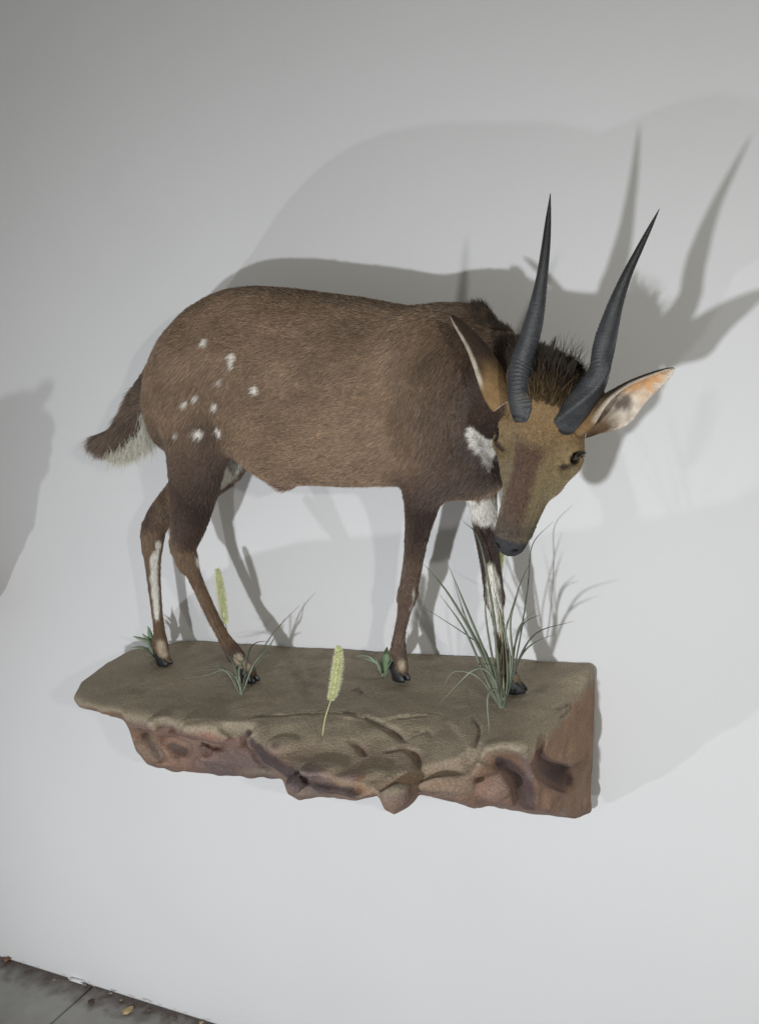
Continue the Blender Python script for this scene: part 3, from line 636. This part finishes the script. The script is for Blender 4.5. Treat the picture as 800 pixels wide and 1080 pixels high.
lumpS(470, 826, 32, 12, 6, .3); lumpS(520, 828, 20, 18, 20, .45); lumpS(535, 788, 32, 10, -10, .5)
lumpS(600, 784, 18, 27, 12, .15); lumpS(598, 846, 34, 11, 4, .4); lumpS(575, 840, 10, 18, 0, .3)
grooveS([(160, 774, 3), (176, 772, 5), (190, 778, 4), (206, 782, 3)]); grooveS([(152, 772, 5), (159, 784, 7), (166, 800, 6)], deep=.6)
grooveS([(176, 784, 7), (190, 791, 10), (202, 796, 7)], deep=.6); grooveS([(209, 789, 6), (217, 792, 6)], deep=.6); grooveS([(170, 764, 6), (186, 768, 6)], deep=.6); grooveS([(210, 782, 2), (230, 786, 4), (252, 784, 5), (268, 792, 3)])
grooveS([(238, 766, 6), (252, 770, 9), (258, 768, 8)], deep=.6); grooveS([(258, 782, 5), (276, 804, 8), (300, 822, 9), (325, 838, 7)], deep=.5)
grooveS([(300, 816, 3), (345, 826, 4), (385, 834, 4)]); grooveS([(404, 828, 6), (430, 818, 9), (462, 810, 9), (492, 807, 7)], deep=.5)
grooveS([(503, 784, 4), (498, 793, 8), (493, 802, 6)], deep=.6); grooveS([(515, 801, 6), (533, 804, 12), (549, 820, 13), (556, 846, 12), (557, 862, 9)], deep=.5)
grooveS([(572, 784, 7), (569, 800, 10), (580, 815, 12), (602, 824, 11), (634, 828, 10)], deep=.5); grooveS([(600, 790, 2), (604, 780, 3), (602, 770, 2)], .004); grooveS([(622, 796, 2), (616, 808, 4), (604, 812, 3)])
grooveS([(440, 842, 3), (470, 838, 3)])
CRK = ([(268, 756, 1.5), (300, 752, 3), (330, 751, 2.5), (352, 749, 3.5), (385, 756, 2)], [(385, 757, 2), (402, 764, 4), (415, 771, 5), (425, 780, 3)], [(421, 757, 2), (440, 753, 3), (458, 753, 2.5), (472, 757, 1.5)], [(408, 793, 2), (425, 789, 3), (438, 796, 5), (441, 810, 3)], [(368, 780, 2), (380, 788, 4), (384, 796, 3)], [(497, 756, 1.5), (505, 770, 2.5), (500, 785, 3)], [(585, 750, 1.5), (598, 744, 2)], [(590, 757, 1.5), (600, 749, 2), (602, 743, 1.5)], [(372, 728, 1.5), (378, 727, 2), (382, 731, 1.5)], [(436, 775, 2), (446, 770, 3), (455, 778, 2)])
for L in CRK:
    grooveS(L, .003, .3)
CRP = [[rsurf(x, y) for x, y, q in L] for L in CRK]
PAINT_SHADE = [([(rsurf(x, y)) for x, y in L], [q * .0016 for q in rr], c, a) for L, rr, c, a in (  # rock colours; dark strokes in hollows, notches, arch and fold stand in for shade
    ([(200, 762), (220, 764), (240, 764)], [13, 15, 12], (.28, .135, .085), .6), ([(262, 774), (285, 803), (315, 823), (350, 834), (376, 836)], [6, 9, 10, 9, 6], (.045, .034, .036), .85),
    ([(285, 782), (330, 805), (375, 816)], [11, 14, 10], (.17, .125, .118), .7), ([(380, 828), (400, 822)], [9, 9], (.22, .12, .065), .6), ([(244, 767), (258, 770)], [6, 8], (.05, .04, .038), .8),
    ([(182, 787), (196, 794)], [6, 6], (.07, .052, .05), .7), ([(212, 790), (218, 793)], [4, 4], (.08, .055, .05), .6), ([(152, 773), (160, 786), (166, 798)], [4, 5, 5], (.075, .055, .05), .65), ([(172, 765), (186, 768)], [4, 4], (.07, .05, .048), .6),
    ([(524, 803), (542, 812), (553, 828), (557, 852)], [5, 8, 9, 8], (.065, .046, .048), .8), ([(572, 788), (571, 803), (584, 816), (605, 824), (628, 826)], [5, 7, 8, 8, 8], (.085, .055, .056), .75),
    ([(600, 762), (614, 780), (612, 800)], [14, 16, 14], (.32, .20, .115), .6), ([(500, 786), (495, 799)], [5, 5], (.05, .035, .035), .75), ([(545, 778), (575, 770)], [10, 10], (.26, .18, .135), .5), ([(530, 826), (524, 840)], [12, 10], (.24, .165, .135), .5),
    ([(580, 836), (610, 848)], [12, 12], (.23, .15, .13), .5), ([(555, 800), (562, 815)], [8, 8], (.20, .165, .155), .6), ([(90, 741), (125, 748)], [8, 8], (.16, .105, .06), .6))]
rg.f[sl] = smax(rg.f[sl], clip_ * .8, .010 + .03 * sstep(.03, .12, -Y) * right_).astype(np.float32)
RV, RF = rg.mesh(1); Rn, _ = normals(RV, RF)
RV[:, 1] = np.minimum(RV[:, 1], -.004)
RL = np.array([P(350, 690, .2)[0], 0, ZR - .34])
dz = np.interp(RV[:, 0], X[:, 0, 0], topz.mean(1)); n1 = fbm(RV * 8, 4, 81); n2 = fbm(RV * 30, 4, 82); n3 = fbm(RV * 4, 3, 85)
sdv = None
olive = np.array([.315, .262, .192]); red = np.array([.190, .118, .092]); org = np.array([.235, .142, .092]); pur = np.array([.120, .088, .084])
depv = ZR - RV[:, 2]
ctop = olive * (1 + .10 * n1 + .12 * n2)[:, None]; ctop = mix(ctop, np.array([.105, .082, .055]), sstep(.2, .6, fbm(RV * 20, 3, 90)) * .35)
cs = mix(red, org, sstep(-.1, .45, n3 + .3 * n1)); cs = mix(cs, pur, sstep(-.05, .35, fbm(RV * 7, 3, 95)) * .85); cs = mix(cs, olive * .8, sstep(.05, .5, fbm(RV * 11, 3, 99)) * .4); cs = cs * (1 + .2 * n2)[:, None]
mt = sstep(.016, .046, depv + .012 * n1 + .02 * (1 - np.clip(Rn[:, 2], 0, 1)))
for L_p, r_p, c_p, a_p in PAINT_SHADE: cs = mix(cs, np.array(c_p) * (1 + .2 * n2)[:, None], line(RV, np.array(L_p), np.array(r_p), .35, .25, 45) * a_p)
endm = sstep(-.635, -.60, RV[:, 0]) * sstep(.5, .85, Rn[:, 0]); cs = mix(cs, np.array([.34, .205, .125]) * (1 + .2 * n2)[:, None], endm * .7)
dp_r = sstep(-.66, -.60, RV[:, 0]) * .030
mt = sstep(.016, .046, depv - dp_r + .012 * n1 + .02 * (1 - np.clip(Rn[:, 2], 0, 1)))
for L_p, r_p, c_p, a_p in PAINT_SHADE[1:3]: mt = np.maximum(mt, line(RV, np.array(L_p), np.array(r_p), .3, .2, 45))
for cp in CRP: ctop = mix(ctop, np.array([.07, .06, .045]), line(RV, np.array(cp), np.full(len(cp), .0032), .5, .5, 160) * .65)
rockm = attr_mat('rock_paint', rough=.72, spec=.3, scale=260, var=.26, bump=.55, bscale=240)
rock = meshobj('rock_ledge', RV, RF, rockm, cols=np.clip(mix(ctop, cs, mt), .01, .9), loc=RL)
rock.name = 'rock_ledge'; rock['label'] = 'brown artificial rock ledge fixed to the white wall under the antelope'; rock['category'] = 'rock ledge'

# unseen ledge, a sheared copy of the rock, added to cast the left-hand shadow
RV2 = RV + np.array([-1.75, 0, .22]); RV2[:, 0] -= .6 * RV[:, 1]; RV2[:, 2] = (RV2[:, 2] - ZR - .22) * .62 + ZR + .22
r2 = meshobj('rock_ledge', RV2, RF, rockm, cols=np.clip(mix(ctop, cs, mt), .01, .9), loc=RL + np.array([-1.75, 0, .22]))
r2['label'] = 'unseen copy of the rock ledge, added further left along the wall to cast a shadow'; r2['category'] = 'rock ledge'
rock['group'] = r2['group'] = 'rock ledges mounted along the wall'
# ================================================================== GRASSES
def blade_mesh(L, w0, side=None):
    """ribbon folded along its midrib; L in world points"""
    c = spline(L, 6); n = len(c); Tn = np.gradient(c, axis=0); Tn /= np.linalg.norm(Tn, axis=1)[:, None]
    Vv = []; Ff = []
    for i in range(n):
        t = i / (n - 1); vv = unit(CAM - c[i] + np.array([.5, 0, .8])); sd = unit(np.cross(Tn[i], vv + np.array([.2, .1, .3]))); nr = unit(np.cross(sd, Tn[i])); w_ = w0 * .84 * (min(1, .45 + 2.2 * t)) * (1 - t ** 2.4) + .0002
        Vv += [c[i] - sd * w_, c[i] - nr * w_ * .35, c[i] + sd * w_, c[i] + nr * (w_ * .1 + .0002)]
    for i in range(n - 1):
        for j in range(4): Ff.append((i * 4 + j, i * 4 + (j + 1) % 4, (i + 1) * 4 + (j + 1) % 4, (i + 1) * 4 + j))
    return Vv, Ff
gm = [plain('grass_green', (.155, .18, .125), .55, .4, .3, 40), plain('grass_grey', (.24, .27, .20), .55, .4, .3, 40), plain('grass_dark', (.09, .11, .085), .5, .4, .3, 40)]
def onrock(px, py): return Q(px, py, ZR)
def tuft(label, base, blades, group=None, name='grass_tuft', part='blade'):
    b0 = onrock(*base); t = thing(name, label, 'grass', b0, group); bd = -b0[1]
    for L, d1, w_, m in blades:
        n = len(L); ps = []
        for i, (x, y) in enumerate(L):
            ps.append(P(x, y, bd + (d1 - bd) * (i / (n - 1)) ** 1.2))
        ps[0] = ps[0] + np.array([0, 0, -.003]); a_, b_ = blade_mesh(ps, w_, None); child(part, t, a_, b_, gm[m])
    return t
tuft('small tuft of curved grey-green grass blades beside the near hind hoof', (254, 731),
     [([(254, 731), (250, 716), (235, 706), (205, 708)], .24, .0028, 1), ([(253, 731), (245, 712), (226, 701), (200, 700)], .21, .0025, 0), ([(254, 731), (248, 705), (240, 690), (230, 680)], .2, .003, 0),
      ([(255, 731), (252, 708), (256, 697), (263, 688)], .2, .003, 1), ([(255, 731), (262, 712), (275, 700), (290, 690)], .16, .0025, 0), ([(255, 731), (268, 700), (285, 680), (300, 652)], .12, .0022, 1),
      ([(256, 731), (258, 715), (268, 700), (280, 682)], .2, .002, 0), ([(256, 731), (266, 705), (288, 668), (316, 638)], .10, .0018, 0), ([(255, 731), (262, 690), (270, 678), (285, 676)], .15, .0018, 2), ([(253, 731), (238, 708), (218, 712), (196, 716)], .28, .0015, 1)])
RG = [([(528, 745), (514, 700), (492, 655), (478, 612)], .25, .0036, 1), ([(529, 745), (520, 700), (512, 650), (512, 615)], .22, .0028, 0), ([(531, 745), (538, 700), (533, 665), (541, 640)], .22, .0024, 1), ([(528, 745), (512, 715), (490, 665), (462, 625)], .24, .0036, 0), ([(528, 745), (515, 700), (495, 650), (470, 590)], .26, .0042, 0), 
      ([(528, 745), (508, 690), (475, 630), (446, 594)], .28, .0040, 0), ([(530, 745), (524, 690), (519, 640), (505, 570), (486, 548)], .17, .0034, 0), 
      ([(531, 745), (540, 700), (538, 655), (548, 620)], .22, .0028, 0), ([(531, 745), (540, 700), (547, 662), (566, 642)], .2, .0022, 0),
      ([(531, 745), (545, 700), (560, 680), (586, 668)], .22, .0024, 0), ([(531, 745), (545, 700), (565, 668), (605, 655)], .24, .0022, 2), ([(530, 745), (538, 700), (550, 660), (570, 648)], .2, .0022, 2),
      ([(528, 745), (520, 715), (500, 706), (465, 740)], .30, .0030, 1), ([(529, 745), (524, 728), (514, 735), (516, 775)], .34, .0034, 1), ([(527, 745), (505, 715), (480, 708), (468, 722)], .27, .0016, 1),
      ([(532, 745), (528, 690), (545, 625), (560, 590)], .16, .0016, 2), ([(529, 745), (513, 690), (495, 672), (438, 635)], .2, .0020, 2), ([(530, 745), (535, 715), (530, 660), (520, 620)], .25, .0022, 0)]
tuft('large tuft of long arching grass blades around the right front leg', (530, 745), RG)
leafm = plain('leaf_green', (.23, .33, .19), .5, .4, .25, 40)
leafm2 = plain('leaf_pale', (.33, .40, .29), .5, .4, .25, 40)
def leaf(L, w_):
    c = spline(L, 6); n = len(c); Tn = np.gradient(c, axis=0); Tn /= np.linalg.norm(Tn, axis=1)[:, None]; Vv = []; Ff = []
    for i in range(n):
        t = i / (n - 1); sd = unit(np.cross(Tn[i], unit(CAM - c[i]) + np.array([0, 0, .6]))); nr = unit(np.cross(sd, Tn[i])); ww_ = w_ * math.sin(math.pi * min(1, .06 + t * .94) ** .8) ** .8 + .0004
        Vv += [c[i] - sd * ww_ + nr * ww_ * .25, c[i] - sd * ww_ * .5, c[i] - nr * ww_ * .12, c[i] + sd * ww_ * .5, c[i] + sd * ww_ + nr * ww_ * .25, c[i] + nr * .0006]
    for i in range(n - 1):
        for j in range(6): Ff.append((i * 6 + j, i * 6 + (j + 1) % 6, (i + 1) * 6 + (j + 1) % 6, (i + 1) * 6 + j))
    return Vv, Ff
def sprig(label, base, leaves):
    b0 = onrock(*base); t = thing('leafy_sprig', label, 'plant', b0); bd = -b0[1]
    for L, d1, w_, m in leaves:
        n = len(L); ps = [P(x, y, bd + (d1 - bd) * (i / (n - 1))) for i, (x, y) in enumerate(L)]; a_, b_ = leaf(ps, w_); child('leaf', t, a_, b_, (leafm, leafm2)[m])
sprig('small broad-leaved green sprig behind the far hind hoof at the left', (163, 693),
      [([(163, 692), (156, 678), (140, 671)], .18, .0068, 1), ([(163, 692), (152, 684), (139, 683)], .2, .005, 1), ([(163, 690), (159, 672), (156, 660)], .15, .006, 0), ([(162, 692), (160, 680), (150, 668)], .13, .0065, 0), ([(163, 693), (168, 682), (176, 672)], .12, .006, 0), ([(163, 693), (158, 694), (154, 692)], .22, .005, 1), ([(163, 692), (166, 676), (165, 662)], .11, .0065, 1)])
sprig('small green sprig with rounded leaves left of the near front hoof', (404, 712),
      [([(404, 712), (407, 700), (408, 682)], .17, .0115, 0), ([(404, 713), (400, 702), (388, 692), (376, 692)], .2, .003, 1), ([(404, 713), (408, 706), (413, 697)], .19, .010, 1), ([(404, 713), (401, 706), (396, 694)], .18, .005, 1), ([(404, 713), (398, 700), (384, 694)], .15, .003, 0)])
# foxtail seed heads
headm = plain('seed_head', (.70, .72, .44), .7, .2, .15, 200); stemm = plain('stem_straw', (.48, .46, .24), .6, .3, .2, 60)
def foxtail(label, stem, head, r_px, d0, d1):
    b0 = P(*stem[0], d0); t = thing('foxtail', label, 'seed head', b0, None); allp = stem + head[1:]
    n = len(allp) - 1; dp = lambda i: d0 + (d1 - d0) * i / n
    ps = [P(x, y, dp(i)) for i, (x, y) in enumerate(allp)]; ns = len(stem)
    c = spline(ps[:ns], 5) if ns > 1 else None
    a_, b_ = frame_tube(c, np.full(len(c), .0011), 8); child('stem', t, a_, b_, stemm)
    c = spline(ps[ns - 1:], 8); m = len(c); mp = mpp(*head[0], d1); r = [r_px * mp * (math.sin(math.pi * (.12 + .80 * i / (m - 1))) ** .45) * .34 for i in range(m)]
    a_, b_ = frame_tube(c, np.array(r), 14, prof=lambda t_, a: 1 + .08 * math.sin(a * 5 + t_ * 60)); sh_ = child('spike', t, a_, b_, headm)
    nb_ = 4200; ii = rng.random(nb_) * (m - 1); i0 = ii.astype(int).clip(0, m - 2); f0 = (ii - i0)[:, None]; cc_ = c[i0] * (1 - f0) + c[i0 + 1] * f0; ax = (c[-1] - c[0]) / np.linalg.norm(c[-1] - c[0])
    rd = rng.normal(0, 1, (nb_, 3)); rd -= ax * (rd @ ax)[:, None]; rd /= np.linalg.norm(rd, axis=1)[:, None]; rr_ = np.interp(ii, np.arange(m), r)[:, None]
    col = np.array([.80, .81, .52]) * rng.uniform(.75, 1.15, (nb_, 1))
    bm, nt_, bb = newmat('bristle'); at_ = N(nt_, 'ShaderNodeAttribute', attribute_name='hcol'); nt_.links.new(at_.outputs['Color'], bb.inputs['Base Color']); bb.inputs['Roughness'].default_value = .6
    make_fur('bristles', cc_ + rd * rr_ * .9, unit(ax) * .45 + rd + rng.normal(0, .3, (nb_, 3)), np.full(nb_, 1.) * rr_[:, 0] * 2.3 * rng.uniform(.5, 1.35, nb_), np.full(nb_, .1), rd, col.clip(0, .9), np.full(nb_, .00022), sh_, mat=bm, curl=.1)
fd = -onrock(340, 776)[1]
foxtail('pale yellow foxtail standing alone at the front of the rock ledge', [(340, 776), (343, 757), (349, 738)], [(349, 738), (353, 722), (356, 702), (357, 682)], 6.6, fd, fd + .0)
foxtail('pale yellow foxtail on a green stem behind the near hind leg', [(254, 730), (247, 700), (241, 676), (238, 658)], [(238, 658), (235, 638), (232, 618), (229, 600)], 5.5, .235, .16)
foxtail('foxtail partly hidden behind the right front leg and muzzle', [(531, 744), (530, 690), (526, 640), (524, 612)], [(524, 612), (526, 596), (530, 572), (537, 551)], 5, .2, .10)
# the long spike's stem tip that peeps out right of the muzzle
stemx = thing('grass_stalk', 'short dark stalk tip with a yellow tip showing right of the muzzle', 'grass stalk', P(531, 742, .19))
a_, b_ = blade_mesh([P(531, 742, .19), P(545, 690, .17), P(556, 620, .14), P(561, 575, .12), P(583, 550, .11)], .0016); child('blade', stemx, a_, b_, gm[2])

# ================================================================== SETTING
def struct(name, V_, F_, mat):
    o = meshobj(name, V_, F_, mat, smooth=False); o['kind'] = 'structure'; return o
wm, nt, b = newmat('wall_paint'); L = nt.links; tc = N(nt, 'ShaderNodeTexCoord'); no = N(nt, 'ShaderNodeTexNoise'); no.inputs['Scale'].default_value = 1.2; no.inputs['Detail'].default_value = 4; L.new(tc.outputs['Object'], no.inputs['Vector'])
cr = N(nt, 'ShaderNodeValToRGB'); cr.color_ramp.elements[0].position = .3; cr.color_ramp.elements[1].position = .7; cr.color_ramp.elements[0].color = (.70, .70, .71, 1); cr.color_ramp.elements[1].color = (.735, .735, .745, 1)
L.new(no.outputs['Fac'], cr.inputs[0]); L.new(cr.outputs[0], b.inputs['Base Color']); b.inputs['Roughness'].default_value = .55; b.inputs['Specular IOR Level'].default_value = .245
n2 = N(nt, 'ShaderNodeTexNoise'); n2.inputs['Scale'].default_value = 220; n2.inputs['Detail'].default_value = 5; L.new(tc.outputs['Object'], n2.inputs['Vector']); bp = N(nt, 'ShaderNodeBump'); bp.inputs['Strength'].default_value = .12; bp.inputs['Distance'].default_value = .002; L.new(n2.outputs['Fac'], bp.inputs['Height']); L.new(bp.outputs[0], b.inputs['Normal'])
def box(x0, x1, y0, y1, z0, z1):
    return [(x, y, z_) for x in (x0, x1) for y in (y0, y1) for z_ in (z0, z1)], [(0, 1, 3, 2), (4, 6, 7, 5), (0, 4, 5, 1), (2, 3, 7, 6), (0, 2, 6, 4), (1, 5, 7, 3)]
struct('wall', *box(-6, 3.5, 0, .12, -.02, 3.6), wm)
fm, nt, b = newmat('floor_stone'); L = nt.links; tc = N(nt, 'ShaderNodeTexCoord'); no = N(nt, 'ShaderNodeTexNoise'); no.inputs['Scale'].default_value = 5; no.inputs['Detail'].default_value = 10; no.inputs['Roughness'].default_value = .65; L.new(tc.outputs['Object'], no.inputs['Vector'])
cr = N(nt, 'ShaderNodeValToRGB'); cr.color_ramp.elements[0].position = .25; cr.color_ramp.elements[1].position = .75; cr.color_ramp.elements[0].color = (.21, .206, .193, 1); cr.color_ramp.elements[1].color = (.34, .335, .315, 1)
L.new(no.outputs['Fac'], cr.inputs[0]); b.inputs['Roughness'].default_value = .5
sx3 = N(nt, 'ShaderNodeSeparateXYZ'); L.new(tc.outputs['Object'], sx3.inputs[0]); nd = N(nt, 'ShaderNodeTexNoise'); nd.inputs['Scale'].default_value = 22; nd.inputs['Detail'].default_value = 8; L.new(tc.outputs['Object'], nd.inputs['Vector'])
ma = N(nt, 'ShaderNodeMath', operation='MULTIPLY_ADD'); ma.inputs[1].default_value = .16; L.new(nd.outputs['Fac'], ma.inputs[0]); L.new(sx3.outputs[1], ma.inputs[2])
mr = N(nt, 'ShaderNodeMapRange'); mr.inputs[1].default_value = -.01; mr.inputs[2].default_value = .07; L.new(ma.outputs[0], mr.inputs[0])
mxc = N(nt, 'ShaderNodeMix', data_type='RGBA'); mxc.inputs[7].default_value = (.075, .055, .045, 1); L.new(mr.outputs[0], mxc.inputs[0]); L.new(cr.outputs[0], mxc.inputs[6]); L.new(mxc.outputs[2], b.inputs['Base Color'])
n2 = N(nt, 'ShaderNodeTexNoise'); n2.inputs['Scale'].default_value = 60; n2.inputs['Detail'].default_value = 8; L.new(tc.outputs['Object'], n2.inputs['Vector']); bp = N(nt, 'ShaderNodeBump'); bp.inputs['Strength'].default_value = .3; bp.inputs['Distance'].default_value = .004; L.new(n2.outputs['Fac'], bp.inputs['Height']); L.new(bp.outputs[0], b.inputs['Normal'])
# floor: bedding sheet, with slabs 6 mm proud and open joints between them
jm = plain('joint_grout', (.045, .042, .038), .9, .2, .2, 60)
struct('floor', *box(-6, 3.5, -5, -.001, -.12, -.006), jm)
jx = P(100, 1040, 0)[0]; Vf = []; Ff = []; W_ = .60
for i in range(-6, 9):
    for j in range(9):
        xa = jx + i * W_; xb = xa + W_ - .006; ya = -.004 - j * W_; yb = ya - W_ + .006
        if xb > 3.4 or xa < -5.9 or yb < -4.9: continue
        v_, f_2 = box(xa + .003, xb, yb, ya, -.05, 0.); o_ = len(Vf); Vf += v_; Ff += [tuple(k + o_ for k in q) for q in f_2]
struct('floor_slabs', Vf, Ff, fm)
# litter along the foot of the wall
def flake(name, label, cat, px, py, size, col, seed, thick=.002, group=None, lift=.004, up=.0):
    r_ = np.random.default_rng(seed); c = Q(px, py, 0.004); n = 11; Vv = [c + np.array([0, 0, lift])]; 
    rad = size * r_.uniform(.6, 1.1, n)
    for rr_, zz_ in ((.55, lift * .7), (1., .001)):
        for k in range(n):
            a = 2 * math.pi * k / n; Vv.append(c + np.array([math.cos(a) * rad[k] * rr_, math.sin(a) * rad[k] * rr_ * .8, zz_ + r_.uniform(0, lift) * (rr_ > .9)]))
    Ff_ = [(0, 1 + k, 1 + (k + 1) % n) for k in range(n)] + [(1 + k, 1 + n + k, 1 + n + (k + 1) % n, 1 + (k + 1) % n) for k in range(n)]
    m_ = len(Vv); Vv += [v - np.array([0, 0, thick]) for v in Vv]; Ff_ += [tuple(i + m_ for i in q[::-1]) for q in Ff_]; Ff_ += [(1 + n + k, m_ + 1 + n + k, m_ + 1 + n + (k + 1) % n, 1 + n + (k + 1) % n) for k in range(n)]
    o = meshobj(name, Vv, Ff_, plain(name + '_surface', col, .6, .3, .3, 60), loc=c); o['label'] = label; o['category'] = cat
    if group: o['group'] = group
    return o
flake('dried_leaf', 'curled yellowish dried leaf lying on the grey floor near the bottom edge', 'leaf', 135, 1067, .022, (.40, .31, .16), 3, lift=.010)
flake('dried_leaf', 'rust-brown dried leaf at the foot of the wall in the left corner of the photo', 'leaf', 7, 1012, .016, (.22, .11, .06), 5, lift=.006)
flake('dried_leaf', 'small dark brown leaf scrap between the floor joint and the yellowish leaf', 'leaf', 97, 1057, .012, (.07, .045, .035), 9)
flake('dried_leaf', 'pale tan crumb of leaf at the wall foot near the bottom edge', 'leaf', 213, 1079, .010, (.42, .32, .20), 12)
for k, (x, y, s_, c_) in enumerate([(33, 1024, .006, (.10, .07, .05)), (58, 1034, .005, (.3, .26, .2)), (90, 1039, .006, (.3, .24, .18)), (117, 1048, .008, (.30, .25, .2)), (128, 1055, .007, (.25, .2, .15)), (142, 1060, .008, (.14, .09, .06)), (157, 1066, .007, (.16, .11, .07)), (75, 1033, .007, (.4, .38, .36)), (111, 1067, .005, (.25, .22, .18)), (170, 1072, .006, (.2, .16, .12)), (185, 1074, .008, (.12, .09, .07)), (20, 1018, .006, (.2, .12, .08))]):
    flake('debris_crumb', 'tiny brownish crumb in the row of litter along the foot of the wall', 'litter', x, y, s_, c_, 20 + k, group='crumbs along the foot of the wall')
chip = P(80, 1029, 0); v_, f_ = box(chip[0] - .025, chip[0] + .03, -.010, -.002, .001, .009); v_ = [(x + .012 * math.sin(i * 2.1), y, z_ - (.004 if i % 3 == 0 else 0)) for i, (x, y, z_) in enumerate(v_)]
o = meshobj('plaster_chip', v_, f_, plain('plaster', (.8, .8, .8), .7), smooth=False); o['label'] = 'short white strip of plaster lying where the wall meets the floor'; o['category'] = 'plaster chip'

# ================================================================== LIGHT
wd = bpy.data.worlds.new('World'); S.world = wd; wd.use_nodes = True; wd.node_tree.nodes['Background'].inputs[0].default_value = (1, 1, .94, 1); wd.node_tree.nodes['Background'].inputs[1].default_value = .25
def lamp(name, loc, aim, W, size, col, angle=None, blend=.5):
    l = bpy.data.lights.new(name, 'SPOT' if angle else 'POINT'); l.energy = W; l.shadow_soft_size = size; l.color = col
    if angle: l.spot_size = math.radians(angle); l.spot_blend = blend
    o = bpy.data.objects.new(name, l); COL.objects.link(o); o.location = loc; o.rotation_euler = (Vector(aim) - Vector(loc)).to_track_quat('-Z', 'Y').to_euler(); return o
lamp('spot_lamp', (-.66, -2.45, CH - .53), (-.85, 0, CH - 1.3), 142, .035, (.935, .965, 1), 108, 1)
lamp('spot_lamp', (.88, -2.05, CH + .16), (-1.0, 0, CH - 1.0), 56, .03, (1, .985, .89), 102, 1)
lamp('spot_lamp', (-2.95, -1.95, .08), (-1.3, 0, CH - 1.0), 58, .03, (.96, .975, 1), 130, 1)

# ================================================================== CAMERA
cd = bpy.data.cameras.new('camera'); cam = bpy.data.objects.new('camera', cd); COL.objects.link(cam); S.camera = cam
cd.sensor_width = 36; cd.sensor_fit = 'AUTO'; cd.lens = F_PX / 1080 * 36; cd.clip_end = 100; cd.clip_start = .02
Mx = R @ np.diag([1., -1., -1.]); from mathutils import Matrix
m4 = Matrix([[*Mx[0], CAM[0]], [*Mx[1], CAM[1]], [*Mx[2], CAM[2]], [0, 0, 0, 1]]); cam.matrix_world = m4
S.view_settings.view_transform = 'Standard'; S.view_settings.look = 'None'; S.view_settings.exposure = 0; S.view_settings.gamma = 1
